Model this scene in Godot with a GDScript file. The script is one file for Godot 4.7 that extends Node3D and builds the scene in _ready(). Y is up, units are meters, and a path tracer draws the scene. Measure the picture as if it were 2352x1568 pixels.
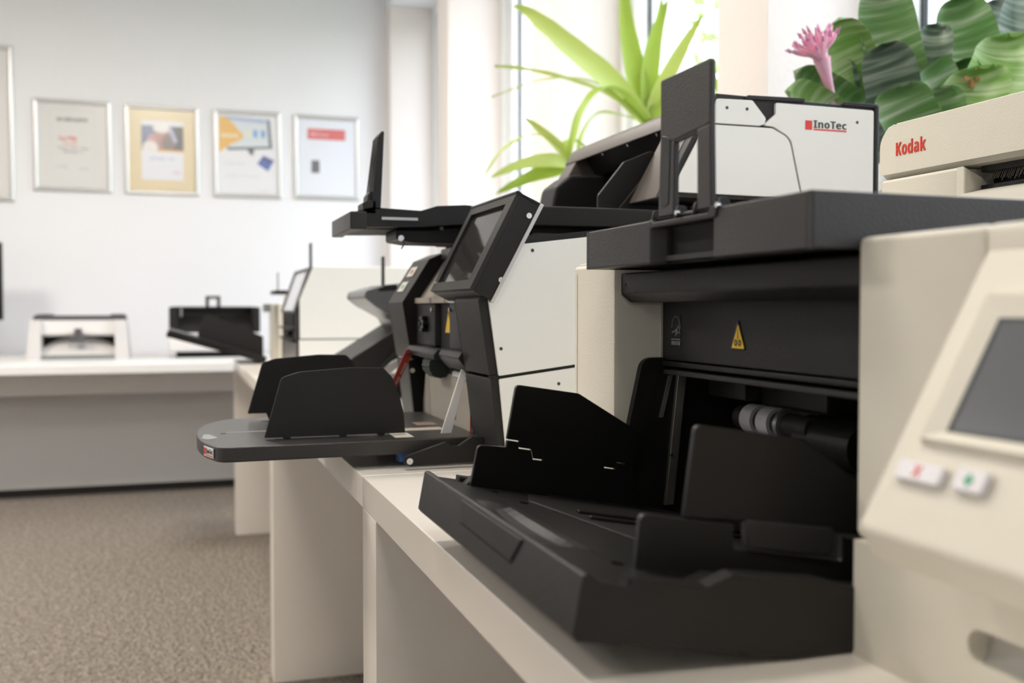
extends Node3D
# A showroom corner: document scanners on a row of white desks along a window wall.

var T := Transform3D()          # modelling frame, applied to what is added to a mesh
var O := Vector3.ZERO           # base of the thing being built
var cur: Node3D                 # the thing being built
var used := {}
var M := {}


func _ready() -> void:
	# ---------- camera ----------
	var cam := Camera3D.new()
	cam.name = "camera"
	cam.position = Vector3(0, 0.93, 0)
	cam.rotation_degrees = Vector3(-1.876, -18.25, 0)
	var at := CameraAttributesPhysical.new()
	at.frustum_focal_length = 35.6
	at.frustum_focus_distance = 1.08
	at.frustum_near = 0.05
	at.frustum_far = 200.0
	at.exposure_aperture = 5.2
	cam.attributes = at
	add_child(cam)
	cam.fov = 37.24
	cam.current = true
	# ---------- sky, exposure ----------
	var e := Environment.new()
	e.background_mode = Environment.BG_SKY
	var sm := ProceduralSkyMaterial.new()
	sm.sky_top_color = Color(0.87, 0.92, 1.0)
	sm.sky_horizon_color = Color(0.97, 0.98, 1.0)
	sm.sky_curve = 0.2
	sm.ground_horizon_color = Color(0.8, 0.85, 0.78)
	sm.ground_bottom_color = Color(0.5, 0.51, 0.48)
	sm.sky_energy_multiplier = 1.95
	sm.ground_energy_multiplier = 1.4
	sm.sun_angle_max = 0.0
	var sk := Sky.new()
	sk.sky_material = sm
	e.sky = sk
	e.tonemap_mode = Environment.TONE_MAPPER_LINEAR
	e.tonemap_exposure = 1.63
	e.sdfgi_enabled = true
	e.ssao_enabled = true
	e.ssil_enabled = true
	var we := WorldEnvironment.new()
	we.name = "environment"
	we.environment = e
	add_child(we)
	# ---------- ceiling lights ----------
	materials()
	ceiling_light(-0.15, -3.5, 2.2, "nearest the back wall and the windows")
	ceiling_light(-0.15, -1.5, 1.2, "between the camera and the back wall")
	ceiling_light(-0.15, 0.5, 0.55, "nearly overhead of the camera")
	ceiling_light(-2.1, -3.5, 4.6, "left side, nearer the back wall")
	ceiling_light(-3.0, 0.2, 0.85, "left side, farther from the back wall")
	room()
	outside()
	desks()
	kodak()
	inotec()
	row_scanners()
	back_scanners()
	pictures()
	plants()


# ======================================================================
# helpers
# ======================================================================
class MB:
	var v := PackedVector3Array()
	var n := PackedVector3Array()
	var uv := PackedVector2Array()
	var xf := Transform3D()

	func tri(a: Vector3, b: Vector3, c: Vector3, na: Vector3, nb: Vector3, nc: Vector3, ua := Vector2(), ub := Vector2(), uc := Vector2()) -> void:
		var g := (b - a).cross(c - a)
		if g.length_squared() < 1e-18:
			return
		if g.dot(na + nb + nc) > 0.0:
			var t := b
			b = c
			c = t
			t = nb
			nb = nc
			nc = t
			var w := ub
			ub = uc
			uc = w
		for p in [a, b, c]:
			v.append(xf * p)
		for q in [na, nb, nc]:
			n.append((xf.basis * q).normalized())
		uv.append(ua)
		uv.append(ub)
		uv.append(uc)

	func quad(a: Vector3, b: Vector3, c: Vector3, d: Vector3, na: Vector3, nb: Vector3, nc: Vector3, nd: Vector3) -> void:
		tri(a, b, c, na, nb, nc)
		tri(a, c, d, na, nc, nd)

	func flat(a: Vector3, b: Vector3, c: Vector3, d: Vector3, nn: Vector3) -> void:
		tri(a, b, c, nn, nn, nn, Vector2(0, 1), Vector2(1, 1), Vector2(1, 0))
		tri(a, c, d, nn, nn, nn, Vector2(0, 1), Vector2(1, 0), Vector2(0, 0))

	func mesh() -> ArrayMesh:
		var arr := []
		arr.resize(Mesh.ARRAY_MAX)
		arr[Mesh.ARRAY_VERTEX] = v
		arr[Mesh.ARRAY_NORMAL] = n
		arr[Mesh.ARRAY_TEX_UV] = uv
		var m := ArrayMesh.new()
		m.add_surface_from_arrays(Mesh.PRIMITIVE_TRIANGLES, arr)
		return m


func mb() -> MB:
	var m := MB.new()
	m.xf = Transform3D(Basis(), -O) * T
	return m


func pts(a: Array) -> PackedVector2Array:
	var r := PackedVector2Array()
	for i in range(0, a.size(), 2):
		r.append(Vector2(a[i], a[i + 1]))
	return r


func ccw(p: PackedVector2Array) -> PackedVector2Array:
	if Geometry2D.is_polygon_clockwise(p):
		p.reverse()
	# Godot calls a polygon clockwise with y down, so make sure with the signed area
	var s := 0.0
	for i in p.size():
		s += p[i].cross(p[(i + 1) % p.size()])
	if s < 0.0:
		p.reverse()
	return p


func rnd(p: PackedVector2Array, r, seg := 4) -> PackedVector2Array:
	# rounds the corners of a polygon; r is one radius or one per corner
	var o := PackedVector2Array()
	var c := p.size()
	for i in c:
		var rad: float = r[i] if r is Array else r
		var b := p[i]
		var a := p[(i - 1 + c) % c]
		var d := p[(i + 1) % c]
		var u := (a - b).normalized()
		var w := (d - b).normalized()
		var ang := acos(clampf(u.dot(w), -1.0, 1.0))
		if rad <= 0.0 or ang > PI - 0.05 or ang < 0.02:
			o.append(b)
			continue
		var t := minf(rad / tan(ang / 2.0), 0.48 * minf((a - b).length(), (d - b).length()))
		var rr := t * tan(ang / 2.0)
		var cen := b + (u + w).normalized() * (rr / sin(ang / 2.0))
		var p0 := b + u * t
		var p1 := b + w * t
		var a0 := (p0 - cen).angle()
		var da := wrapf((p1 - cen).angle() - a0, -PI, PI)
		for k in seg + 1:
			o.append(cen + Vector2.from_angle(a0 + da * k / seg) * rr)
	return o


func rect(x0: float, y0: float, x1: float, y1: float, r := 0.0, seg := 3) -> PackedVector2Array:
	var p := pts([x0, y0, x1, y0, x1, y1, x0, y1])
	return rnd(p, r, seg) if r > 0.0 else p


func ax(axis: String, p: Vector2, w: float) -> Vector3:
	match axis:
		"x": return Vector3(w, p.y, p.x)      # polygon in (z, y)
		"y": return Vector3(p.x, w, p.y)      # polygon in (x, z)
	return Vector3(p.x, p.y, w)               # polygon in (x, y)


func inset(p: PackedVector2Array, d: float) -> PackedVector2Array:
	var o := PackedVector2Array()
	var c := p.size()
	for i in c:
		var e0 := (p[i] - p[(i - 1 + c) % c]).normalized()
		var e1 := (p[(i + 1) % c] - p[i]).normalized()
		var n0 := Vector2(e0.y, -e0.x)
		var n1 := Vector2(e1.y, -e1.x)
		var k := maxf(1.0 + n0.dot(n1), 0.25)
		o.append(p[i] - (n0 + n1) / k * d)
	return o


func prism(m: MB, poly: PackedVector2Array, axis: String, a: float, b: float, bev := 0.0) -> void:
	# a polygon swept along an axis, with rounded rims
	if a > b:
		var t := a
		a = b
		b = t
	var p := ccw(PackedVector2Array(poly))
	var c := p.size()
	bev = minf(bev, (b - a) * 0.45)
	var rings := []
	var wn := ax(axis, Vector2.ZERO, 1.0)
	if bev > 0.0:
		rings = [[inset(p, bev), a, -1.0], [inset(p, bev * 0.29), a + bev * 0.29, -0.7], [p, a + bev, 0.0], [p, b - bev, 0.0], [inset(p, bev * 0.29), b - bev * 0.29, 0.7], [inset(p, bev), b, 1.0]]
	else:
		rings = [[p, a, 0.0], [p, b, 0.0]]
	var en := []
	for i in c:
		var ed := (p[(i + 1) % c] - p[i]).normalized()
		en.append(Vector2(ed.y, -ed.x))
	for i in c:
		var j := (i + 1) % c
		var n0: Vector2 = en[i]
		var prv: Vector2 = en[(i - 1 + c) % c]
		var nxt: Vector2 = en[j]
		var ni := (n0 + prv).normalized() if n0.dot(prv) > 0.8 else n0
		var nj := (n0 + nxt).normalized() if n0.dot(nxt) > 0.8 else n0
		for k in rings.size() - 1:
			var r0: Array = rings[k]
			var r1: Array = rings[k + 1]
			var s0: float = r0[2]
			var s1: float = r1[2]
			var c0 := sqrt(maxf(0.0, 1.0 - s0 * s0))
			var c1 := sqrt(maxf(0.0, 1.0 - s1 * s1))
			m.quad(ax(axis, r0[0][i], r0[1]), ax(axis, r0[0][j], r0[1]), ax(axis, r1[0][j], r1[1]), ax(axis, r1[0][i], r1[1]),
				ax(axis, ni * c0, 0) + wn * s0, ax(axis, nj * c0, 0) + wn * s0, ax(axis, nj * c1, 0) + wn * s1, ax(axis, ni * c1, 0) + wn * s1)
	for cap in [[rings[0][0], a, -1.0], [rings[-1][0], b, 1.0]]:
		var q: PackedVector2Array = cap[0]
		var id := Geometry2D.triangulate_polygon(q)
		if id.is_empty():
			id = Geometry2D.triangulate_polygon(p)
			q = p
		var nn: Vector3 = wn * float(cap[2])
		for k in range(0, id.size(), 3):
			m.tri(ax(axis, q[id[k]], cap[1]), ax(axis, q[id[k + 1]], cap[1]), ax(axis, q[id[k + 2]], cap[1]), nn, nn, nn, q[id[k]], q[id[k + 1]], q[id[k + 2]])


func box(m: MB, x0: float, y0: float, z0: float, x1: float, y1: float, z1: float, bev := 0.0) -> void:
	prism(m, rect(minf(x0, x1), minf(z0, z1), maxf(x0, x1), maxf(z0, z1), bev, 2), "y", y0, y1, bev)


func ringp(m: MB, outer: PackedVector2Array, inner: PackedVector2Array, axis: String, a: float, b: float) -> void:
	# a flat ring: outer and inner outline have the same number of points, same order
	var c := outer.size()
	var wn := ax(axis, Vector2.ZERO, 1.0)
	var cen := Vector2.ZERO
	for q in inner:
		cen += q / c
	for i in c:
		var j := (i + 1) % c
		m.flat(ax(axis, outer[i], a), ax(axis, outer[j], a), ax(axis, inner[j], a), ax(axis, inner[i], a), -wn)
		m.flat(ax(axis, outer[i], b), ax(axis, outer[j], b), ax(axis, inner[j], b), ax(axis, inner[i], b), wn)
		var eo := (outer[j] - outer[i]).normalized()
		var no := Vector2(eo.y, -eo.x)
		if no.dot((outer[i] + outer[j]) / 2.0 - cen) < 0.0:
			no = -no
		m.flat(ax(axis, outer[i], a), ax(axis, outer[j], a), ax(axis, outer[j], b), ax(axis, outer[i], b), ax(axis, no, 0))
		var ei := (inner[j] - inner[i]).normalized()
		var ni := Vector2(ei.y, -ei.x)
		if ni.dot(cen - (inner[i] + inner[j]) / 2.0) < 0.0:
			ni = -ni
		m.flat(ax(axis, inner[i], a), ax(axis, inner[j], a), ax(axis, inner[j], b), ax(axis, inner[i], b), ax(axis, ni, 0))


func cyl(m: MB, p0: Vector3, p1: Vector3, r0: float, r1 := -1.0, seg := 18, cap := true) -> void:
	if r1 < 0.0:
		r1 = r0
	var d := (p1 - p0).normalized()
	var u := d.cross(Vector3.UP if absf(d.y) < 0.9 else Vector3.RIGHT).normalized()
	var w := d.cross(u)
	for i in seg:
		var a0 := TAU * i / seg
		var a1 := TAU * (i + 1) / seg
		var n0 := u * cos(a0) + w * sin(a0)
		var n1 := u * cos(a1) + w * sin(a1)
		m.quad(p0 + n0 * r0, p0 + n1 * r0, p1 + n1 * r1, p1 + n0 * r1, n0, n1, n1, n0)
		if cap:
			m.tri(p0, p0 + n0 * r0, p0 + n1 * r0, -d, -d, -d)
			m.tri(p1, p1 + n0 * r1, p1 + n1 * r1, d, d, d)


func lathe(m: MB, prof: PackedVector2Array, c: Vector3, seg := 28) -> void:
	for k in prof.size() - 1:
		var a := prof[k]
		var b := prof[k + 1]
		var e := (b - a).normalized()
		var nn := Vector2(e.y, -e.x)
		for i in seg:
			var t0 := TAU * i / seg
			var t1 := TAU * (i + 1) / seg
			var d0 := Vector3(cos(t0), 0, sin(t0))
			var d1 := Vector3(cos(t1), 0, sin(t1))
			var y := Vector3.UP
			m.quad(c + d0 * a.x + y * a.y, c + d1 * a.x + y * a.y, c + d1 * b.x + y * b.y, c + d0 * b.x + y * b.y,
				d0 * nn.x + y * nn.y, d1 * nn.x + y * nn.y, d1 * nn.x + y * nn.y, d0 * nn.x + y * nn.y)


func spline(a: Array, steps: int) -> Array:
	var r := []
	var n := a.size()
	for i in n - 1:
		var p0: Vector3 = a[maxi(i - 1, 0)]
		var p1: Vector3 = a[i]
		var p2: Vector3 = a[i + 1]
		var p3: Vector3 = a[mini(i + 2, n - 1)]
		for k in steps:
			r.append(p1.cubic_interpolate(p2, p0, p3, float(k) / steps))
	r.append(a[n - 1])
	return r


func tube(m: MB, a: Array, r: float, seg := 8) -> void:
	for i in a.size() - 1:
		cyl(m, a[i], a[i + 1], r, r, seg, i == 0 or i == a.size() - 2)


func numbered(s: String) -> String:
	if not used.has(s):
		used[s] = 0
		return s
	used[s] += 1
	return "%s_%03d" % [s, used[s]]


func thing(called: String, label: String, category: String, at := Vector3.ZERO, group := "", kind := "") -> Node3D:
	var o := Node3D.new()
	o.name = numbered(called)
	add_child(o)
	o.position = at
	O = at
	T = Transform3D()
	cur = o
	meta(o, label, category, group, kind)
	return o


func meta(o: Node3D, label := "", category := "", group := "", kind := "") -> void:
	if label: o.set_meta("label", label)
	if category: o.set_meta("category", category)
	if group: o.set_meta("group", group)
	if kind: o.set_meta("kind", kind)


func part(called: String, m: MB, mat: Material, parent: Node3D = null, label := "", kind := "") -> MeshInstance3D:
	var o := MeshInstance3D.new()
	o.name = called
	o.mesh = m.mesh()
	o.material_override = mat
	(parent if parent else cur).add_child(o, true)
	meta(o, label, "", "", kind)
	return o


func single(called: String, label: String, category: String, at: Vector3, fill: Callable, mat: Material, group := "", kind := "") -> MeshInstance3D:
	O = at
	T = Transform3D()
	var m := mb()
	fill.call(m)
	var o := MeshInstance3D.new()
	o.name = numbered(called)
	o.mesh = m.mesh()
	o.material_override = mat
	o.position = at
	add_child(o)
	meta(o, label, category, group, kind)
	return o


func bx(called: String, a: Array, mat: Material, bev := 0.0, parent: Node3D = null, label := "") -> MeshInstance3D:
	var m := mb()
	box(m, a[0], a[1], a[2], a[3], a[4], a[5], bev)
	return part(called, m, mat, parent, label)


func pz(called: String, poly: PackedVector2Array, axis: String, a: float, b: float, mat: Material, bev := 0.0, parent: Node3D = null, label := "") -> MeshInstance3D:
	var m := mb()
	prism(m, poly, axis, a, b, bev)
	return part(called, m, mat, parent, label)


func cy(called: String, p0: Vector3, p1: Vector3, r: float, mat: Material, parent: Node3D = null) -> MeshInstance3D:
	var m := mb()
	cyl(m, p0, p1, r)
	return part(called, m, mat, parent)


func lettering(called: String, s: String, frame: Basis, at: Vector3, w: float, h: float, mat: Material, parent: Node3D = null, bold := true, depth := 0.0006, fam := "Droid Sans") -> void:
	var tm := TextMesh.new()
	var f := SystemFont.new()
	f.font_names = PackedStringArray([fam])
	f.font_weight = 700 if bold else 400
	tm.font = f
	tm.text = s
	tm.font_size = 48
	tm.pixel_size = 0.01
	tm.depth = 0.02
	tm.curve_step = 1.0
	var bb := tm.get_aabb()
	var o := MeshInstance3D.new()
	o.name = called
	o.mesh = tm
	o.material_override = mat
	var sc := Vector3(w / bb.size.x, h / bb.size.y, depth / 0.02)
	var b := Basis(frame.x * sc.x, frame.y * sc.y, frame.z * sc.z)
	o.transform = Transform3D(b, at - O - b * Vector3(bb.position.x, bb.position.y, 0.0) + frame.z * depth * 0.5)
	(parent if parent else cur).add_child(o, true)


# ======================================================================
# materials
# ======================================================================
func noise(freq: float, octaves := 3, seed_ := 1, size := 256, normal := false, strength := 4.0, ramp: Gradient = null, kind := FastNoiseLite.TYPE_SIMPLEX_SMOOTH) -> NoiseTexture2D:
	var f := FastNoiseLite.new()
	f.noise_type = kind
	f.frequency = freq
	f.fractal_octaves = octaves
	f.seed = seed_
	var t := NoiseTexture2D.new()
	t.width = size
	t.height = size
	t.seamless = true
	t.noise = f
	t.as_normal_map = normal
	t.bump_strength = strength
	if ramp:
		t.color_ramp = ramp
	return t


func grad(a: Array) -> Gradient:
	var g := Gradient.new()
	var o := PackedFloat32Array()
	var c := PackedColorArray()
	for i in range(0, a.size(), 2):
		o.append(a[i])
		c.append(a[i + 1])
	g.offsets = o
	g.colors = c
	return g


func mat(key: String, c: Color, rough := 0.5, metal := 0.0) -> StandardMaterial3D:
	var m := StandardMaterial3D.new()
	m.resource_name = key
	m.albedo_color = c
	m.roughness = rough
	m.metallic = metal
	M[key] = m
	return m


func grain(m: StandardMaterial3D, tex: Texture2D, scale: float, amount: float) -> void:
	m.normal_enabled = true
	m.normal_texture = tex
	m.normal_scale = amount
	m.uv1_triplanar = true
	m.uv1_scale = Vector3.ONE * scale


func materials() -> void:
	var fine := noise(0.12, 3, 3, 256, true, 3.0)
	var rough_wall := noise(0.05, 4, 9, 256, true, 3.0)
	grain(mat("black", Color(0.125, 0.122, 0.12), 0.4), fine, 14.0, 0.25)
	grain(mat("black_soft", Color(0.15, 0.147, 0.145), 0.48), fine, 14.0, 0.3)
	grain(mat("graphite", Color(0.205, 0.2, 0.198), 0.4), fine, 14.0, 0.3)
	mat("black_gloss", Color(0.09, 0.09, 0.09), 0.25)
	mat("scoop", Color(0.17, 0.165, 0.165), 0.28)
	grain(mat("hood", Color(0.38, 0.352, 0.335), 0.4), fine, 14.0, 0.3)
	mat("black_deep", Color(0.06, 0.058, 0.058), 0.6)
	grain(mat("table_black", Color(0.2, 0.192, 0.188), 0.36), fine, 14.0, 0.3)
	for k in ["black", "black_soft", "graphite", "black_gloss", "black_deep"]:
		M[k].metallic_specular = 0.36
	grain(mat("beige", Color(0.865, 0.846, 0.788), 0.5), fine, 14.0, 0.2)
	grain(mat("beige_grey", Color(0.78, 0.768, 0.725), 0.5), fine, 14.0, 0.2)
	mat("white_panel", Color(0.91, 0.91, 0.89), 0.42)
	mat("white_plastic", Color(0.82, 0.81, 0.8), 0.45)
	mat("grey_plate", Color(0.66, 0.63, 0.58), 0.5)
	mat("silver", Color(0.77, 0.77, 0.77), 0.3, 0.85)
	mat("chrome", Color(0.85, 0.85, 0.85), 0.15, 1.0)
	mat("steel", Color(0.62, 0.61, 0.59), 0.35, 0.8)
	mat("alu", Color(0.83, 0.83, 0.82), 0.28, 0.9)
	mat("roller_grey", Color(0.74, 0.73, 0.75), 0.65)
	mat("rubber", Color(0.16, 0.2, 0.18), 0.7)
	mat("red", Color(0.6, 0.17, 0.12), 0.45)
	mat("logo_red", Color(0.86, 0.17, 0.12), 0.4)
	mat("kodak_red", Color(0.82, 0.2, 0.1), 0.4)
	mat("ink", Color(0.17, 0.2, 0.2), 0.5)
	mat("ink_grey", Color(0.5, 0.52, 0.51), 0.5)
	mat("label_white", Color(0.92, 0.92, 0.91), 0.5)
	mat("print_pale", Color(0.62, 0.63, 0.62), 0.5)
	mat("yellow", Color(0.93, 0.76, 0.1), 0.5)
	mat("orange", Color(0.85, 0.55, 0.1), 0.5)
	mat("grey_gloss", Color(0.33, 0.33, 0.335), 0.28)
	mat("lid_grey", Color(0.3, 0.295, 0.3), 0.5)
	mat("blue", Color(0.1, 0.35, 0.7), 0.4)
	mat("green_icon", Color(0.2, 0.62, 0.45), 0.5)
	mat("screen_grey", Color(0.36, 0.37, 0.39), 0.18)
	mat("screen_dark", Color(0.2, 0.195, 0.19), 0.07)
	M.screen_dark.metallic_specular = 0.8
	mat("screen_pale", Color(0.72, 0.73, 0.76), 0.2)
	mat("key", Color(0.86, 0.85, 0.87), 0.4)
	mat("bristle", Color(0.42, 0.4, 0.37), 0.6)
	var d := mat("desk", Color(0.925, 0.9, 0.86), 0.3)
	d.clearcoat_enabled = true
	d.clearcoat = 0.35
	d.clearcoat_roughness = 0.12
	mat("desk_far", Color(0.9, 0.895, 0.885), 0.4)
	mat("desk_panel", Color(0.81, 0.805, 0.795), 0.5)
	var w := mat("paint", Color(0.93, 0.93, 0.936), 0.85)
	w.normal_enabled = true
	w.normal_texture = rough_wall
	w.normal_scale = 0.06
	w.uv1_triplanar = true
	w.uv1_world_triplanar = true
	w.uv1_scale = Vector3.ONE * 2.0
	var pier := mat("paint_warm", Color(0.935, 0.905, 0.885), 0.85)
	pier.normal_enabled = true
	pier.normal_texture = rough_wall
	pier.normal_scale = 0.2
	pier.uv1_triplanar = true
	pier.uv1_world_triplanar = true
	pier.uv1_scale = Vector3.ONE * 3.0
	var st := mat("stucco", Color(0.9, 0.88, 0.91), 0.95)
	st.normal_enabled = true
	st.normal_texture = rough_wall
	st.normal_scale = 0.5
	st.uv1_triplanar = true
	st.uv1_world_triplanar = true
	st.uv1_scale = Vector3.ONE * 6.0
	mat("ceiling", Color(0.93, 0.93, 0.92), 0.9)
	mat("upvc", Color(0.93, 0.94, 0.94), 0.3)
	mat("gasket", Color(0.2, 0.23, 0.24), 0.6)
	var g := mat("glass", Color(1, 1, 1, 0.06), 0.0)
	g.transparency = BaseMaterial3D.TRANSPARENCY_ALPHA
	var mg := mat("matt_glazing", Color(1, 1, 1, 0.05), 0.24)
	mg.transparency = BaseMaterial3D.TRANSPARENCY_ALPHA
	var carpet := mat("carpet", Color(0.93, 0.9, 0.86), 0.95)
	carpet.albedo_texture = noise(0.13, 5, 21, 2048, false, 1.0, grad([0.0, Color(0.47, 0.45, 0.43), 0.42, Color(0.59, 0.568, 0.548), 0.58, Color(0.632, 0.61, 0.588), 1.0, Color(0.76, 0.735, 0.71)]))
	carpet.uv1_triplanar = true
	carpet.uv1_world_triplanar = true
	carpet.uv1_scale = Vector3.ONE * 0.14
	carpet.uv1_offset = Vector3(0.5, 0.0, 0.874)
	carpet.normal_enabled = true
	carpet.normal_texture = noise(0.25, 3, 22, 2048, true, 8.0)
	carpet.normal_scale = 1.0
	mat("grass", Color(0.5, 0.52, 0.45), 0.95)
	mat("bark", Color(0.35, 0.28, 0.22), 0.9)
	var lf := mat("tree_leaf", Color(0.5, 0.68, 0.25), 0.6)
	lf.backlight_enabled = true
	lf.backlight = Color(0.35, 0.5, 0.12)
	var lg := mat("strap_leaf", Color(0.6, 0.7, 0.28), 0.5)
	lg.backlight_enabled = true
	lg.backlight = Color(0.4, 0.48, 0.1)
	var lp := mat("strap_leaf_pale", Color(0.68, 0.74, 0.38), 0.5)
	lp.backlight_enabled = true
	lp.backlight = Color(0.42, 0.46, 0.16)
	# bromeliad: green with pale cross bands
	var b := mat("vase_leaf", Color(1, 1, 1), 0.45)
	b.albedo_texture = noise(0.02, 4, 5, 512, false, 1.0, grad([0.0, Color(0.3, 0.46, 0.22), 0.42, Color(0.36, 0.52, 0.28), 0.58, Color(0.43, 0.57, 0.36), 0.75, Color(0.55, 0.64, 0.5), 1.0, Color(0.68, 0.73, 0.64)]))
	b.uv1_scale = Vector3(0.04, 1.7, 1)
	b.backlight_enabled = true
	b.backlight = Color(0.13, 0.22, 0.04)
	var b2 := mat("vase_leaf_light", Color(1, 1, 1), 0.38)
	b2.albedo_texture = noise(0.02, 4, 6, 512, false, 1.0, grad([0.0, Color(0.42, 0.58, 0.26), 0.45, Color(0.5, 0.66, 0.34), 0.65, Color(0.62, 0.73, 0.5), 1.0, Color(0.78, 0.83, 0.72)]))
	b2.uv1_scale = Vector3(0.04, 1.7, 1)
	b2.backlight_enabled = true
	b2.backlight = Color(0.22, 0.32, 0.06)
	var b3 := mat("vase_leaf_dark", Color(1, 1, 1), 0.4)
	b3.albedo_texture = noise(0.02, 4, 8, 512, false, 1.0, grad([0.0, Color(0.22, 0.3, 0.24), 0.45, Color(0.29, 0.38, 0.3), 0.62, Color(0.42, 0.49, 0.42), 1.0, Color(0.64, 0.67, 0.62)]))
	b3.uv1_scale = Vector3(0.04, 1.7, 1)
	b3.backlight_enabled = true
	b3.backlight = Color(0.03, 0.06, 0.02)
	var pk := mat("bract", Color(0.98, 0.78, 0.86), 0.6)
	pk.backlight_enabled = true
	pk.backlight = Color(0.62, 0.4, 0.48)
	mat("bract_tip", Color(0.82, 0.56, 0.74), 0.5)
	mat("dry", Color(0.7, 0.52, 0.36), 0.7)
	mat("tape", Color(0.45, 0.38, 0.32), 0.6)
	mat("pot", Color(0.85, 0.84, 0.82), 0.4)
	mat("soil", Color(0.2, 0.15, 0.11), 0.95)


# ======================================================================
# the room
# ======================================================================
const XW := 1.25
const PIERS := [[-6.3, -6.17], [-4.987, -4.771], [-3.564, -3.356], [-2.202, -1.98], [-0.8, -0.58], [0.6, 0.82], [2.0, 2.22]]
const SILL := 0.95
const HEAD := 2.78


func ceiling_light(x: float, z: float, energy: float, which: String) -> void:
	thing("ceiling_light", "square ceiling light panel above the carpet aisle, " + which, "ceiling light", Vector3(x, 2.9, z), "ceiling light panels")
	var m := mb()
	ringp(m, rect(x - 0.32, z - 0.32, x + 0.32, z + 0.32), rect(x - 0.295, z - 0.295, x + 0.295, z + 0.295), "y", 2.86, 2.899)
	part("frame", m, M.upvc)
	var em := StandardMaterial3D.new()
	em.albedo_color = Color(0.95, 0.95, 0.93)
	em.emission_enabled = true
	em.emission = Color(1.0, 0.96, 0.91)
	em.emission_energy_multiplier = 3.0
	bx("light_diffuser", [x - 0.295, 2.88, z - 0.295, x + 0.295, 2.895, z + 0.295], em)
	var l := AreaLight3D.new()
	l.name = "lamp"
	l.area_size = Vector2(0.58, 0.58)
	l.light_color = Color(1.0, 0.965, 0.93)
	l.light_energy = energy
	l.area_range = 14.0
	l.area_attenuation = 2.0
	l.shadow_enabled = true
	l.position = Vector3(0, -0.03, 0)
	l.rotation_degrees = Vector3(-90, 0, 0)
	cur.add_child(l)


func room() -> void:
	single("floor", "grey mottled carpet covering the floor of the room", "floor", Vector3(-1.5, 0, -1.5), func(m): box(m, -4.4, -0.15, -6.5, 1.25, 0, 3.2), M.carpet, "", "structure")
	single("ceiling", "plain white ceiling over the room", "ceiling", Vector3(-1.5, 2.9, -1.5), func(m): box(m, -4.4, 2.9, -6.5, 1.8, 3.05, 3.2), M.ceiling, "", "structure")
	single("wall_back", "plain white back wall with the framed certificates", "wall", Vector3(-1.5, 0, -6.4), func(m): box(m, -4.4, 0, -6.5, 1.8, 2.9, -6.3), M.paint, "", "structure")
	single("wall_left", "plain white wall left of the aisle, out of view", "wall", Vector3(-4.3, 0, -1.5), func(m): box(m, -4.4, 0, -6.3, -4.2, 2.9, 3.0), M.paint, "", "structure")
	single("wall_front", "plain white wall behind the camera", "wall", Vector3(-1.5, 0, 3.1), func(m): box(m, -4.4, 0, 3.0, 1.8, 2.9, 3.2), M.paint, "", "structure")
	# the window wall: breast wall, lintel and a pier between every two windows
	thing("wall_right", "white window wall with deep pale piers between the windows", "wall", Vector3(XW, 0, -1.6), "", "structure")
	var m := mb()
	box(m, XW, 0, -6.3, 1.6, SILL, 3.0)
	part("breast_wall", m, M.paint)
	m = mb()
	box(m, XW, HEAD, -6.3, 1.6, 2.9, 3.0)
	part("lintel", m, M.paint)
	m = mb()
	box(m, 1.6, -0.8, -6.3, 1.78, SILL - 0.02, 3.0)
	box(m, 1.6, HEAD + 0.02, -6.3, 1.78, 3.05, 3.0)
	part("outer_wall", m, M.stucco)
	for p in PIERS:
		m = mb()
		box(m, XW, SILL, p[0], 1.6, HEAD, p[1], 0.004)
		var o := part("pier", m, M.paint_warm)
		m = mb()
		box(m, 1.6, SILL - 0.02, p[0] - 0.02, 1.78, HEAD + 0.02, p[1] + 0.02)
		part("outer_pier", m, M.stucco, o)
	for i in PIERS.size():
		var z0: float = PIERS[i][1]
		var z1: float = PIERS[i + 1][0] if i + 1 < PIERS.size() else 3.0
		if z1 - z0 < 0.2:
			continue
		window(i + 1, z0, z1)


func window(n: int, z0: float, z1: float) -> void:
	var where: String = ["in the far corner by the back wall", "second from the back wall", "behind the strappy plant", "behind the pink-flowered plant", "beside the camera", "right of the camera", "farthest behind the camera"][n - 1]
	thing("window_%d" % n, "tall white framed window " + where, "window", Vector3(1.55, SILL, (z0 + z1) / 2), "", "structure")
	var y0 := SILL
	var y1 := HEAD
	var m := mb()
	ringp(m, rect(z0, y0, z1, y1), rect(z0 + 0.05, y0 + 0.05, z1 - 0.05, y1 - 0.05), "x", 1.515, 1.60)
	var f := part("window_frame", m, M.upvc)
	m = mb()
	ringp(m, rect(z0 + 0.035, y0 + 0.035, z1 - 0.035, y1 - 0.035), rect(z0 + 0.11, y0 + 0.11, z1 - 0.11, y1 - 0.11), "x", 1.54, 1.645)
	part("sash", m, M.upvc)
	m = mb()
	for x in [1.571, 1.5812]:
		ringp(m, rect(z0 + 0.108, y0 + 0.108, z1 - 0.108, y1 - 0.108), rect(z0 + 0.118, y0 + 0.118, z1 - 0.118, y1 - 0.118), "x", x, x + 0.0038)
	part("gasket", m, M.gasket, f)
	bx("pane", [1.575, y0 + 0.112, z0 + 0.112, 1.581, y1 - 0.112, z1 - 0.112], M.glass)
	bx("sill_board", [1.21, y0 - 0.002, z0 + 0.005, 1.515, y0 + 0.022, z1 - 0.005], M.upvc, 0.004)


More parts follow.
